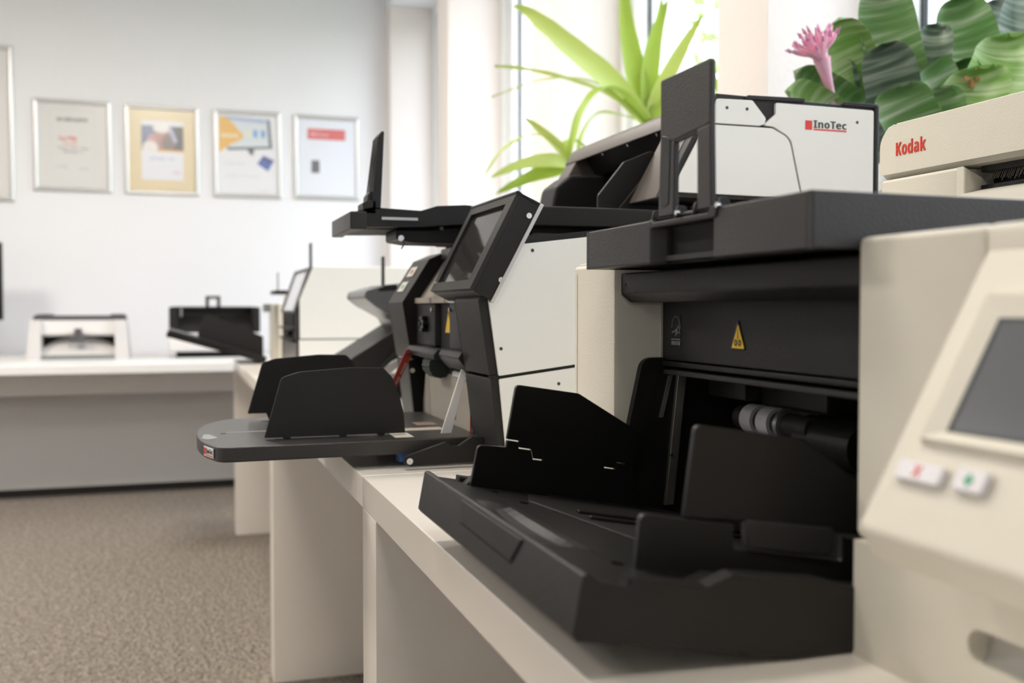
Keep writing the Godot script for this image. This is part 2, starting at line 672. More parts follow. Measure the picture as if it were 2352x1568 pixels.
func outside() -> void:
	single("lawn", "green lawn outside the windows", "lawn", Vector3(14, -0.8, -4), func(m): box(m, 1.78, -1.0, -30, 30, -0.8, 22), M.grass, "", "structure")
	var r := RandomNumberGenerator.new()
	r.seed = 11
	var spots := [[5.2, -7.6, 4.6, 1.5], [8.5, -10.5, 6.4, 2.2], [5.4, -4.4, 3.0, 1.1], [7.0, -16.0, 7.0, 2.4]]
	var says := ["leafy light green tree outside, nearest beyond the strappy plant", "tall green tree outside behind the nearer one", "low green shrub tree outside the window of the pink-flowered plant", "tall tree farthest away outside the windows"]
	var lm := ArrayMesh.new()
	T = Transform3D()
	O = Vector3.ZERO
	var q := mb()
	var s := 0.075
	q.tri(Vector3(-s, 0, 0), Vector3(0, 0, s * 0.5), Vector3(s, 0, 0), Vector3.UP, Vector3.UP, Vector3.UP)
	q.tri(Vector3(-s, 0, 0), Vector3(s, 0, 0), Vector3(0, 0.01, -s * 0.5), Vector3.UP, Vector3.UP, Vector3.UP)
	lm = q.mesh()
	for k in spots.size():
		var a: Array = spots[k]
		var at := Vector3(a[0], -0.8, a[1])
		thing("garden_tree", says[k], "tree", at, "trees in the garden outside")
		var m := mb()
		cyl(m, at, at + Vector3(0.1, a[2] * 0.6, 0.05), 0.11, 0.06, 10)
		for b in 6:
			var d := Vector3(r.randf_range(-1, 1), r.randf_range(0.3, 1), r.randf_range(-1, 1)).normalized()
			cyl(m, at + Vector3(0.08, a[2] * (0.4 + 0.03 * b), 0.04), at + Vector3(0.1, a[2] * 0.6, 0) + d * a[3] * 0.8, 0.04, 0.015, 6)
		part("trunk", m, M.bark)
		var mm := MultiMesh.new()
		mm.transform_format = MultiMesh.TRANSFORM_3D
		mm.mesh = lm
		mm.instance_count = 2600
		for i in 2600:
			var d: Vector3 = Vector3(r.randfn(), r.randfn(), r.randfn()).normalized() * a[3] * pow(r.randf(), 0.45)
			d += Vector3(sin(i * 0.37), cos(i * 0.71), sin(i * 0.53)) * 0.12
			d.y *= 1.15
			var bs := Basis.from_euler(Vector3(r.randf_range(-1.4, 1.4), r.randf_range(0, TAU), r.randf_range(-1.4, 1.4)))
			mm.set_instance_transform(i, Transform3D(bs, Vector3(0.1, a[2] * 0.72, 0) + d))
		var mi := MultiMeshInstance3D.new()
		mi.name = "foliage"
		mi.multimesh = mm
		mi.material_override = M.tree_leaf
		cur.add_child(mi)
		meta(mi, "", "", "", "stuff")


# ======================================================================
# desks
# ======================================================================
const DX := 0.2176


func desk_unit(label: String, z0: float, z1: float, near_leg := false) -> void:
	# z0 far end, z1 near end
	thing("desk", label, "desk", Vector3(0.6, 0, (z0 + z1) / 2), "white desks along the window wall")
	bx("desk_top", [DX, 0.68, z0, 1.06, 0.72, z1], M.desk, 0.0015)
	bx("leg_panel", [DX, 0.0, z0, 1.04, 0.6799, z0 + 0.088], M.desk, 0.0015)
	if near_leg:
		bx("leg_panel", [DX, 0.0, z1 - 0.088, 1.04, 0.6799, z1], M.desk, 0.0015)
	bx("back_rail", [1.0, 0.45, z0 + 0.09, 1.02, 0.6799, z1 - (0.09 if near_leg else 0.0)], M.desk)


func desks() -> void:
	desk_unit("nearest white desk, under the beige scanner with the touchscreen", -1.259, 0.25, true)
	desk_unit("middle white desk, under the white scanner with the tilted display", -2.632, -1.2612)
	desk_unit("farthest white desk of the window row, ending before the back wall desk", -4.36, -2.634)
	thing("wall_desk", "long white desk with grey front panel along the back wall", "desk", Vector3(-0.4, 0, -5.6))
	bx("desk_top", [-2.4, 0.63, -6.28, 1.15, 0.67, -5.0], M.desk_far, 0.002)
	bx("front_rail", [-2.36, 0.515, -5.30, 1.12, 0.625, -5.27], M.desk_far, 0.002)
	bx("plinth", [-2.36, 0.0, -5.475, 1.12, 0.05, -5.465], M.graphite)
	bx("front_panel", [-2.36, 0.043, -5.46, 1.12, 0.6299, -5.44], M.desk_panel)
	bx("leg_panel", [-2.38, 0.0, -6.2, -2.34, 0.6299, -5.1], M.desk_far)
	bx("leg_panel", [1.09, 0.0, -6.2, 1.13, 0.6299, -5.1], M.desk_far)


# ======================================================================
# nearest scanner
# ======================================================================
func kodak() -> void:
	var k := thing("production_scanner", "beige and black production scanner with touchscreen console, nearest on the desks", "scanner", Vector3(0.7, 0.72, -0.7))
	var D := 0.7202
	# side columns
	var m := mb()
	box(m, 0.392, D, -0.984, 1.0, 0.973, -0.881, 0.004)
	var c := part("side_column", m, M.beige)
	bx("column_cap", [0.396, 0.9725, -0.976, 0.99, 0.9755, -0.889], M.beige, 0.001, c)
	m = mb()
	for y in [[D + 0.004, 0.965]]:
		box(m, 0.3915, y[0], -0.9735, 0.3925, y[1], -0.9727)
	part("seam", m, M.beige_grey, c)
	m = mb()
	box(m, 0.392, 0.7905, -0.519, 1.0, 0.973, -0.4175, 0.004)
	part("side_column", m, M.beige)
	# inner black cheek at the far side and its metal rail
	pz("cheek_plate", rnd(pts([0.4, D, 0.4, 0.80, 0.4185, 0.883, 0.55, 0.883, 0.55, D]), [0, 0, 0.012, 0, 0], 5), "z", -0.8808, -0.873, M.black, 0.001)
	m = mb()
	ringp(m, circle(0.4255, 0.848, 0.0035, 16), circle(0.4255, 0.848, 0.0029, 16), "z", -0.8732, -0.8726)
	part("plug", m, M.black_soft)
	pz("guide_rail", pts([0.4405, 0.742, 0.4535, 0.866, 0.4625, 0.866, 0.4495, 0.742]), "z", -0.873, -0.868, M.steel, 0.0005)
	m = mb()
	cyl(m, Vector3(0.447, 0.79, -0.8679), Vector3(0.447, 0.79, -0.8672), 0.0016)
	part("screw", m, M.chrome)
	pz("edge_strip", pts([0.4355, 0.826, 0.4455, 0.866, 0.449, 0.866, 0.439, 0.826]), "z", -0.873, -0.8705, M.steel)
	# panel with the stickers
	var pan := bx("front_panel", [0.443, 0.881, -0.8808, 0.6, 0.945, -0.5192], M.black_soft, 0.001)
	bx("panel_lip", [0.438, 0.8755, -0.872, 0.6, 0.88, -0.5192], M.black, 0.001)
	bx("metal_lip", [0.436, 0.868, -0.865, 0.6, 0.8725, -0.5192], M.graphite, 0.0008)
	# bar below the output tray
	pz("cross_bar", rnd(pts([0.399, 0.963, 0.399, 0.944, 0.409, 0.9355, 0.47, 0.9355, 0.47, 0.963]), [0.002, 0.004, 0.004, 0, 0], 3), "z", -0.8805, -0.5195, M.black_soft)
	m = mb()
	for y in [0.9525]:
		cyl(m, Vector3(0.4012, y, -0.871), Vector3(0.3984, y, -0.871), 0.0018, -1, 12)
	part("screw", m, M.black)
	pz("notch_rim", rnd(pts([0.3985, 0.9625, 0.3985, 0.942, 0.407, 0.9335, 0.4428, 0.9335, 0.4428, 0.9347, 0.4073, 0.9347, 0.3997, 0.9425, 0.3997, 0.9625]), 0.0), "z", -0.8808, -0.8795, M.beige_grey)
	bx("panel_edge", [0.4405, 0.8812, -0.8808, 0.4428, 0.934, -0.8795], M.beige_grey)
	# stickers
	energy_sticker(pan)
	warning_sticker(pan)
	# cavity and feed rollers
	m = mb()
	box(m, 0.62, D, -0.8805, 0.99, 0.965, -0.5195)
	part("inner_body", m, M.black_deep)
	bx("feed_hood", [0.50, 0.842, -0.80, 0.62, 0.868, -0.70], M.black, 0.004)
	bx("feed_hood", [0.485, 0.846, -0.868, 0.62, 0.867, -0.80], M.black_soft, 0.002)
	bx("feed_floor", [0.47, D, -0.87, 0.62, 0.80, -0.53], M.black, 0.006)
	m = mb()
	cyl(m, Vector3(0.50, 0.829, -0.83), Vector3(0.50, 0.829, -0.715), 0.0105, -1, 22)
	var sh := part("roller_shaft", m, M.graphite)
	for z in [-0.812, -0.785]:
		m = mb()
		cyl(m, Vector3(0.50, 0.829, z - 0.0002), Vector3(0.50, 0.829, z + 0.0175), 0.0138, -1, 26)
		part("roller_tyre", m, M.roller_grey, sh)
	m = mb()
	cyl(m, Vector3(0.50, 0.829, -0.757), Vector3(0.50, 0.829, -0.752), 0.0142, -1, 26)
	part("roller_flange", m, M.silver, sh)
	m = mb()
	cyl(m, Vector3(0.51, 0.82, -0.735), Vector3(0.51, 0.82, -0.66), 0.02, -1, 26)
	part("drum", m, M.black)
	bx("feed_cover", [0.52, 0.80, -0.60, 0.62, 0.84, -0.53], M.graphite, 0.008)
	m = mb()
	for i in 5:
		cyl(m, Vector3(0.548, 0.851, -0.862 + i * 0.0022), Vector3(0.548, 0.851, -0.861 + i * 0.0022), 0.004, -1, 14)
	cyl(m, Vector3(0.548, 0.851, -0.865), Vector3(0.548, 0.851, -0.83), 0.0018, -1, 10)
	part("spring", m, M.steel)
	# console: sloping face with a screen and two keys
	pz("console", rnd(pts([0.392, 0.7995, 0.327, 0.806, 0.3148, 0.8225, 0.392, 0.959, 0.392, 0.973, 0.72, 0.973, 0.72, 0.7995]), [0.002, 0.006, 0.006, 0.002, 0.004, 0, 0], 3), "z", -0.4165, -0.2, M.beige, 0.003)
	bx("console_foot", [0.405, 0.79, -0.41, 0.9, 0.7995, -0.21], M.beige_grey)
	var sl := Vector3(0.077, 0.136, 0).normalized()
	var F := Transform3D(Basis(Vector3(0, 0, 1), sl, Vector3(-sl.y, sl.x, 0)), Vector3(0.3148, 0.8225, -0.417))
	T = F
	m = mb()
	bevel_ring(m, rect(0.0185, 0.0485, 0.2, 0.131), rect(0.032, 0.057, 0.188, 0.117), 0.0045, 0.001)
	var bez := part("screen_surround", m, M.beige)
	bx("screen", [0.031, 0.056, 0.0002, 0.189, 0.118, 0.0012], M.screen_grey, 0.0, bez)
	m = mb()
	ringp(m, rect(0.0315, 0.0565, 0.1885, 0.1175), rect(0.0335, 0.0583, 0.1865, 0.116), "z", 0.001, 0.0016)
	part("screen_gasket", m, M.gasket, bez)
	var k1 := pz("key", rect(0.0135, 0.0285, 0.0438, 0.0385, 0.0015), "z", 0.0, 0.0042, M.key, 0.001)
	var k2 := pz("key", rect(0.0512, 0.0292, 0.0694, 0.0402, 0.0015), "z", 0.0, 0.0042, M.key, 0.001)
	m = mb()
	bar2(m, Vector2(0.0262, 0.031), Vector2(0.0305, 0.0365), 0.0011, 0.0042, 0.0045)
	bar2(m, Vector2(0.0305, 0.031), Vector2(0.0262, 0.0365), 0.0011, 0.0042, 0.0045)
	part("stop_icon", m, M.logo_red, k1)
	m = mb()
	prism(m, pts([0.0603, 0.0313, 0.0631, 0.0347, 0.0603, 0.0381, 0.0575, 0.0347]), "z", 0.0042, 0.0045)
	part("start_icon", m, M.green_icon, k2)
	T = Transform3D()
	# lower front with a scooped grip
	m = mb()
	var xf := 0.388
	var GT := 0.7655
	var GB := 0.7485
	for q in [[-0.5145, 0.79, -0.4205, D], [-0.4205, 0.79, -0.22, GT], [-0.4205, GB, -0.22, D], [-0.29, GT, -0.22, GB]]:
		prism(m, rect(q[0], q[3], q[2], q[1]), "x", xf, 0.41)
	cyl(m, Vector3(xf + 0.0045, 0.7855, -0.5145), Vector3(xf + 0.0045, 0.7855, -0.22), 0.0045, -1, 14)
	box(m, 0.41, D, -0.5145, 0.98, 0.79, -0.22)
	var low := part("lower_front", m, M.beige)
	m = mb()
	var prev := Vector2(xf + 0.0005, GT)
	for i in 9:
		var a := PI * (i + 1) / 9.0
		var nx := Vector2(xf + 0.0005 + sin(a) * 0.014, (GT + GB) / 2 + cos(a) * 0.0085)
		m.flat(Vector3(prev.x, prev.y, -0.4205), Vector3(prev.x, prev.y, -0.29), Vector3(nx.x, nx.y, -0.29), Vector3(nx.x, nx.y, -0.4205), Vector3(-1, 0, 0))
		prev = nx
	part("grip_recess", m, M.beige_grey, low)
	m = mb()
	var corner := PackedVector2Array([Vector2(-0.4207, GT + 0.0002)])
	for i in 7:
		var a := PI / 2 + PI / 2 * i / 6.0
		corner.append(Vector2(-0.412 + cos(a) * 0.0085, GT - 0.0085 + sin(a) * 0.0085))
	prism(m, corner, "x", xf, xf + 0.012)
	corner = PackedVector2Array([Vector2(-0.4207, GB - 0.0002)])
	for i in 7:
		var a := PI + PI / 2 * i / 6.0
		corner.append(Vector2(-0.412 + cos(a) * 0.0085, GB + 0.0085 + sin(a) * 0.0085))
	prism(m, corner, "x", xf, xf + 0.012)
	part("grip_corner", m, M.beige, low)
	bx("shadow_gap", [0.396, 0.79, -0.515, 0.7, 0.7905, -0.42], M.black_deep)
	k_tray()
	k_output(k)
	k_pod()


func circle(x: float, y: float, r: float, n: int) -> PackedVector2Array:
	var p := PackedVector2Array()
	for i in n:
		p.append(Vector2(x + r * cos(TAU * i / n), y + r * sin(TAU * i / n)))
	return p


func bar2(m: MB, a: Vector2, b: Vector2, w: float, z0: float, z1: float) -> void:
	var d := (b - a).normalized()
	var s := Vector2(-d.y, d.x) * w / 2
	prism(m, PackedVector2Array([a + s, a - s, b - s, b + s]), "z", z0, z1)


func bevel_ring(m: MB, outer: PackedVector2Array, inner: PackedVector2Array, h_out: float, h_in: float) -> void:
	# a raised surround that slopes down to its opening, with a sloped rim outside
	var o2 := inset(ccw(PackedVector2Array(outer)), 0.002)
	var inn := ccw(PackedVector2Array(inner))
	var out := ccw(PackedVector2Array(outer))
	for i in 4:
		var j := (i + 1) % 4
		var a := Vector3(out[i].x, out[i].y, 0)
		var b := Vector3(out[j].x, out[j].y, 0)
		var c := Vector3(o2[j].x, o2[j].y, h_out)
		var d := Vector3(o2[i].x, o2[i].y, h_out)
		var e := Vector3(inn[j].x, inn[j].y, h_in)
		var f := Vector3(inn[i].x, inn[i].y, h_in)
		var n1 := (b - a).cross(d - a).normalized()
		if n1.z < 0: n1 = -n1
		m.flat(a, b, c, d, n1)
		var n2 := (c - d).cross(f - d).normalized()
		if n2.z < 0: n2 = -n2
		m.flat(d, c, e, f, n2)


func energy_sticker(parent: Node3D) -> void:
	# frame on the panel: right = +z, up = y, out = -x
	var B := Basis(Vector3(0, 0, 1), Vector3(0, 1, 0), Vector3(-1, 0, 0))
	T = Transform3D(B, Vector3(0.443, 0.8955, -0.8615))
	var st := bx("energy_sticker", [-0.0005, -0.0025, 0.0, 0.0185, 0.0285, 0.0003], M.black, 0.0, parent)
	var m := mb()
	var pv := Vector2.ZERO
	for i in 15:
		var a := PI * (0.02 + 0.96 * i / 14.0)
		var p := Vector2(0.009 + cos(a) * 0.0085, 0.0155 + sin(a) * 0.0115)
		if i > 0:
			bar2(m, pv, p, 0.0005, 0.0003, 0.00045)
		pv = p
	bar2(m, Vector2(0.0, 0.0055), Vector2(0.018, 0.0055), 0.0007, 0.0003, 0.00045)
	# star outline
	var star := []
	for i in 11:
		var a := PI / 2 + TAU * i / 10.0 + 0.12
		var r := 0.0046 if i % 2 == 0 else 0.0019
		star.append(Vector2(0.0138, 0.0145) + Vector2(cos(a), sin(a)) * r)
	for i in 10:
		bar2(m, star[i], star[i + 1], 0.00045, 0.0003, 0.00045)
	# handwritten word
	var w := [0.001, 0.0115, 0.0028, 0.0132, 0.0016, 0.0126, 0.0024, 0.0112, 0.0042, 0.0134, 0.0044, 0.0116, 0.0056, 0.0138, 0.006, 0.012, 0.007, 0.0142, 0.0066, 0.0125, 0.0082, 0.0146, 0.0086, 0.0128, 0.0098, 0.015, 0.008, 0.0085, 0.0102, 0.0132, 0.0112, 0.0155, 0.0092, 0.0088]
	for i in range(0, w.size() - 2, 2):
		bar2(m, Vector2(w[i], w[i + 1]), Vector2(w[i + 2], w[i + 3]), 0.0004, 0.0003, 0.00045)
	part("emblem", m, M.print_pale, parent)
	T = Transform3D()
	lettering("sticker_words", "ENERGY STAR", B, Vector3(0.4427, 0.8957, -0.8612), 0.0172, 0.0036, M.print_pale, parent, true, 0.0002)


func warning_sticker(parent: Node3D) -> void:
	var B := Basis(Vector3(0, 0, 1), Vector3(0, 1, 0), Vector3(-1, 0, 0))
	T = Transform3D(B, Vector3(0.443, 0.8965, -0.7405))
	pz("sticker_backing", rnd(pts([-0.0118, -0.001, 0.0102, -0.001, -0.0008, 0.0245]), 0.0006, 2), "z", 0.0, 0.001, M.black_gloss, 0.0, parent)
	pz("warning_sticker", rnd(pts([-0.0098, 0.0002, 0.0102, 0.0002, 0.0002, 0.0205]), 0.0006, 2), "z", 0.001, 0.0013, M.yellow, 0.0, parent)
	var m := mb()
	prism(m, pts([-0.0006, 0.008, 0.0008, 0.008, 0.0001, 0.0178]), "z", 0.0013, 0.0015)
	for c in [-0.003, 0.0032]:
		prism(m, circle(c, 0.0048, 0.0021, 14), "z", 0.0013, 0.0015)
		for i in 8:
			var d := Vector2.from_angle(TAU * i / 8.0)
			bar2(m, Vector2(c, 0.0048) + d * 0.0018, Vector2(c, 0.0048) + d * 0.0031, 0.0009, 0.0013, 0.0015)
	part("gear_symbol", m, M.ink, parent)
	m = mb()
	for c in [-0.003, 0.0032]:
		m = mb()
		prism(m, circle(c, 0.0048, 0.0008, 10), "z", 0.0015, 0.0016)
		part("gear_hub", m, M.yellow, parent)
	T = Transform3D()


func k_tray() -> void:
	# input elevator, sloping down to the machine
	var a := deg_to_rad(-10.5)
	var F := Transform3D(Basis(Vector3(0, 0, 1), a), Vector3(0.2035, 0.747, 0))
	T = F
	var z0 := -0.889
	var z1 := -0.513
	var m := mb()
	# floor slab
	prism(m, pts([0.0125, 0.001, 0.145, 0.001, 0.3, 0.0302, 0.3, 0.0335, 0.0465, 0.0335, 0.0465, 0.026, 0.0125, 0.026]), "z", z0 + 0.01, z1 - 0.01)
	# front wall with a bevelled rim, cut away behind the scoop
	var full := rnd(pts([0.0, 0.003, 0.003, 0.0, 0.03, 0.0, 0.046, 0.02, 0.046, 0.0334, 0.01, 0.0336, 0.0045, 0.0375, 0.0, 0.0375]), [0, 0.002, 0, 0, 0, 0.003, 0.002, 0.0025], 3)
	var thin := rnd(pts([0.0, 0.003, 0.003, 0.0, 0.011, 0.0, 0.0105, 0.0336, 0.0045, 0.0375, 0.0, 0.0375]), [0, 0.002, 0, 0.001, 0.002, 0.0025], 3)
	prism(m, full, "z", z0, -0.775)
	prism(m, thin, "z", -0.775, -0.61)
	prism(m, full, "z", -0.61, z1, 0.0)
	var tr := part("input_tray", m, M.black)
	# near side wall, lower at the front, with a step
	m = mb()
	prism(m, rnd(pts([0.029, 0.0005, 0.145, 0.0005, 0.3, 0.03, 0.3, 0.05, 0.17, 0.048, 0.155, 0.05, 0.094, 0.047, 0.078, 0.038, 0.029, 0.038]), [0, 0, 0, 0, 0.004, 0.004, 0.003, 0.003, 0], 3), "z", z1 - 0.014, z1 - 0.0004, 0.002)
	part("tray_side", m, M.black, tr)
	m = mb()
	prism(m, pts([0.047, 0.02, 0.145, 0.02, 0.29, 0.0305, 0.29, 0.042, 0.09, 0.041, 0.075, 0.0336, 0.047, 0.0336]), "z", z1 - 0.03, z1 - 0.013)
	part("inner_ramp", m, M.black, tr)
	m = mb()
	prism(m, rnd(pts([0.029, 0.0005, 0.145, 0.0005, 0.3, 0.03, 0.3, 0.04, 0.10, 0.044, 0.06, 0.044, 0.04, 0.038, 0.029, 0.038]), [0, 0, 0, 0, 0.004, 0.003, 0.003, 0], 3), "z", z0 + 0.0004, z0 + 0.014, 0.002)
	part("tray_side", m, M.black, tr)
	# grip plate let into the front
	T = F * Transform3D(Basis(Vector3(0, 0, 1), Vector3(0, 1, 0), Vector3(-1, 0, 0)), Vector3.ZERO)
	pz("grip_plate", rnd(pts([-0.76, 0.0345, -0.752, 0.018, -0.628, 0.017, -0.613, 0.0345]), [0.0, 0.005, 0.006, 0.0], 4), "z", -0.001, 0.0014, M.black, 0.001, tr)
	var gp := pts([-0.7615, 0.0345, -0.753, 0.0165, -0.627, 0.0155, -0.611, 0.0345])
	m = mb()
	ringp(m, gp, inset(ccw(PackedVector2Array(gp)), 0.0012), "z", -0.0005, 0.0004)
	part("grip_groove", m, M.black_deep, tr)
	# scoop on top of the front edge
	T = F
	m = mb()
	var n := 12
	for i in n:
		for j in 6:
			var f := func(ii: int, jj: int) -> Vector3:
				var t := float(ii) / n
				var s := float(jj) / 6.0
				return Vector3(0.0103 + 0.0365 * s, 0.0336 - 0.0075 * sin(PI * minf(s * 1.15, 1.0)) * pow(sin(PI * t), 0.4), lerpf(-0.7755, -0.6095, t))
			var p: Vector3 = f.call(i, j)
			var q: Vector3 = f.call(i + 1, j)
			var w: Vector3 = f.call(i + 1, j + 1)
			var x: Vector3 = f.call(i, j + 1)
			var nn := (q - p).cross(x - p).normalized()
			if nn.y < 0: nn = -nn
			m.flat(p, q, w, x, nn)
	part("scoop", m, M.scoop, tr)
	m = mb()
	# raised paper bed and its ribs
	prism(m, rnd(pts([0.07, -0.80, 0.085, -0.845, 0.295, -0.845, 0.295, -0.60, 0.16, -0.60, 0.12, -0.63]), 0.006, 3), "y", 0.0333, 0.035, 0.0008)
	part("paper_bed", m, M.black_soft, tr)
	for z in [-0.765, -0.74]:
		bx("rib", [0.10, 0.0348, z - 0.0035, 0.29, 0.0378, z + 0.0035], M.black, 0.0012, tr)
	for z in [-0.846, -0.60]:
		bx("guide_slot", [0.105, 0.0345, z - 0.005, 0.29, 0.0356, z + 0.005], M.black_deep, 0.0, tr)
	for p in [[0.05, -0.835], [0.05, -0.575], [0.062, -0.79]]:
		cy("stud", Vector3(p[0], 0.033, p[1]), Vector3(p[0], 0.0343, p[1]), 0.004, M.black_gloss, tr)
	T = Transform3D()
	# far side guide: two plates joined by a castellated edge
	var z := -0.855
	var g := pz("side_guide", rnd(pts([0.243, 0.772, 0.2505, 0.8095, 0.2765, 0.8065, 0.2775, 0.8125, 0.2885, 0.8105, 0.2885, 0.8045, 0.3, 0.8025, 0.302, 0.794, 0.3115, 0.7925, 0.3115, 0.803, 0.372, 0.793, 0.3715, 0.783, 0.3825, 0.781, 0.3835, 0.787, 0.401, 0.784, 0.41, 0.74]), [0, 0.004, 0, 0.001, 0.001, 0, 0, 0, 0, 0, 0, 0, 0, 0, 0.002, 0], 3), "z", z - 0.005, z, M.black_gloss, 0.0007, tr)
	pz("guide_extension", rnd(pts([0.2775, 0.8135, 0.2862, 0.862, 0.346, 0.8525, 0.41, 0.813, 0.402, 0.785, 0.3842, 0.788, 0.3832, 0.782, 0.3722, 0.784, 0.3727, 0.7925, 0.312, 0.8025, 0.312, 0.7935, 0.3025, 0.795, 0.3005, 0.8034, 0.2892, 0.8055, 0.2892, 0.8115]), [0.0005, 0.004, 0.006, 0.003, 0, 0, 0, 0, 0, 0, 0, 0, 0, 0, 0], 3), "z", z - 0.0048, z - 0.0002, M.black_gloss, 0.0008, g)
	pz("guide_foot", rnd(pts([0.236, 0.7705, 0.256, 0.786, 0.30, 0.785, 0.40, 0.765, 0.40, 0.742]), 0.002, 2), "z", z - 0.018, z - 0.0055, M.black, 0.001, tr)
	# near side guide
	z = -0.572
	g = pz("side_guide", rnd(pts([0.266, 0.763, 0.2705, 0.803, 0.3, 0.798, 0.336, 0.792, 0.336, 0.776, 0.418, 0.762, 0.418, 0.778, 0.43, 0.775, 0.43, 0.735]), [0, 0.004, 0.001, 0.001, 0.001, 0.001, 0, 0, 0], 3), "z", z, z + 0.006, M.black, 0.001, tr)
	pz("guide_extension", rnd(pts([0.3005, 0.799, 0.3085, 0.857, 0.388, 0.8445, 0.44, 0.808, 0.434, 0.778, 0.4185, 0.7805, 0.336, 0.7945]), [0.001, 0.004, 0.006, 0.003, 0, 0, 0], 3), "z", z + 0.0005, z + 0.0055, M.black, 0.001, g)
	pz("hinge_block", rnd(pts([0.343, 0.7955, 0.344, 0.777, 0.407, 0.7665, 0.4095, 0.785]), 0.002, 3), "z", z + 0.001, z + 0.010, M.graphite, 0.0015, g)


func k_output(k: Node3D) -> void:
	# output tray on top, between the columns
	var m := mb()
	var z0 := -0.877
	var z1 := -0.5225
	box(m, 0.372, 0.968, z0 + 0.004, 0.765, 0.972, z1 - 0.004)
	var tr := part("output_tray", m, M.graphite)
	# front wall in two pieces beside the recess of the stop
	pz("tray_front", rnd(pts([0.362, z0 + 0.0062, 0.362, -0.743, 0.374, -0.736, 0.382, -0.736, 0.382, z0 + 0.0062]), [0.0, 0.003, 0.004, 0, 0], 3), "y", 0.966, 1.0005, M.graphite, 0.0015, tr)
	pz("tray_front", rnd(pts([0.362, z1 - 0.0058, 0.362, -0.641, 0.372, -0.645, 0.382, -0.645, 0.382, z1 - 0.0058]), [0.0, 0.002, 0, 0, 0], 3), "y", 0.966, 1.0015, M.graphite, 0.0012, tr)
	bx("stop_recess", [0.378, 0.966, -0.738, 0.388, 0.998, -0.643], M.black_deep, 0.0, tr)
	m = mb()
	prism(m, pts([0.362, 0.966, 0.77, 0.966, 0.77, 0.9995, 0.362, 1.0012]), "z", z1 - 0.006, z1, 0.001)
	part("tray_side", m, M.graphite, tr)
	m = mb()
	prism(m, pts([0.362, 0.966, 0.77, 0.966, 0.77, 0.9985, 0.362, 1.0005]), "z", z0, z0 + 0.006, 0.001)
	part("tray_side", m, M.graphite, tr)
	# flip-up paper stop
	pz("stop_bracket", rnd(pts([-0.742, 0.994, -0.636, 0.994, -0.634, 1.004, -0.643, 1.0025, -0.648, 0.9985, -0.735, 0.9985, -0.742, 1.003]), 0.002, 2), "x", 0.3605, 0.376, M.black_soft, 0.0012)
	for z in [-0.7405, -0.7, -0.672, -0.6365]:
		m = mb()
		prism(m, rnd(pts([0.361, 0.997, 0.374, 0.997, 0.371, 1.0085, 0.364, 1.0085]), 0.002, 2), "z", z - 0.0012, z + 0.0012, 0.0004)
		part("hinge_lug", m, M.black_soft)
	for z in [-0.694, -0.633]:
		cy("screw", Vector3(0.3595, 1.0025, z), Vector3(0.3622, 1.0025, z), 0.0018, M.chrome)
	cy("hinge_pin", Vector3(0.367, 1.0015, -0.74), Vector3(0.367, 1.0015, -0.637), 0.0018, M.black)
	m = mb()
	var x0 := 0.3635
	var x1 := 0.3685
	prism(m, rnd(pts([-0.7285, 1.0575, -0.6495, 1.0625, -0.6495, 1.1095, -0.7285, 1.1095]), [0, 0, 0.003, 0.003], 4), "x", x0, x1, 0.0012)
	prism(m, rnd(pts([-0.732, 1.002, -0.7055, 1.002, -0.7045, 1.0592, -0.7285, 1.0580]), 0.0), "x", x0, x1, 0.0012)
	prism(m, rnd(pts([-0.668, 1.002, -0.6475, 1.002, -0.6495, 1.0625, -0.669, 1.0615]), 0.0), "x", x0, x1, 0.0012)
	var fl := part("paper_stop", m, M.graphite)
	m = mb()
	prism(m, rnd(pts([-0.727, 1.01, -0.713, 1.01, -0.710, 1.062, -0.7265, 1.066]), [0.003, 0.003, 0.006, 0.003], 3), "x", x0 - 0.0006, x0 + 0.0008, 0.0005)
	part("stop_inlay", m, M.black_gloss, fl)
	m = mb()
	prism(m, pts([-0.704, 1.0595, -0.669, 1.0617, -0.6685, 1.0602, -0.7035, 1.0575]), "x", x0 + 0.0008, x1)
	part("stop_lip", m, M.black, fl)


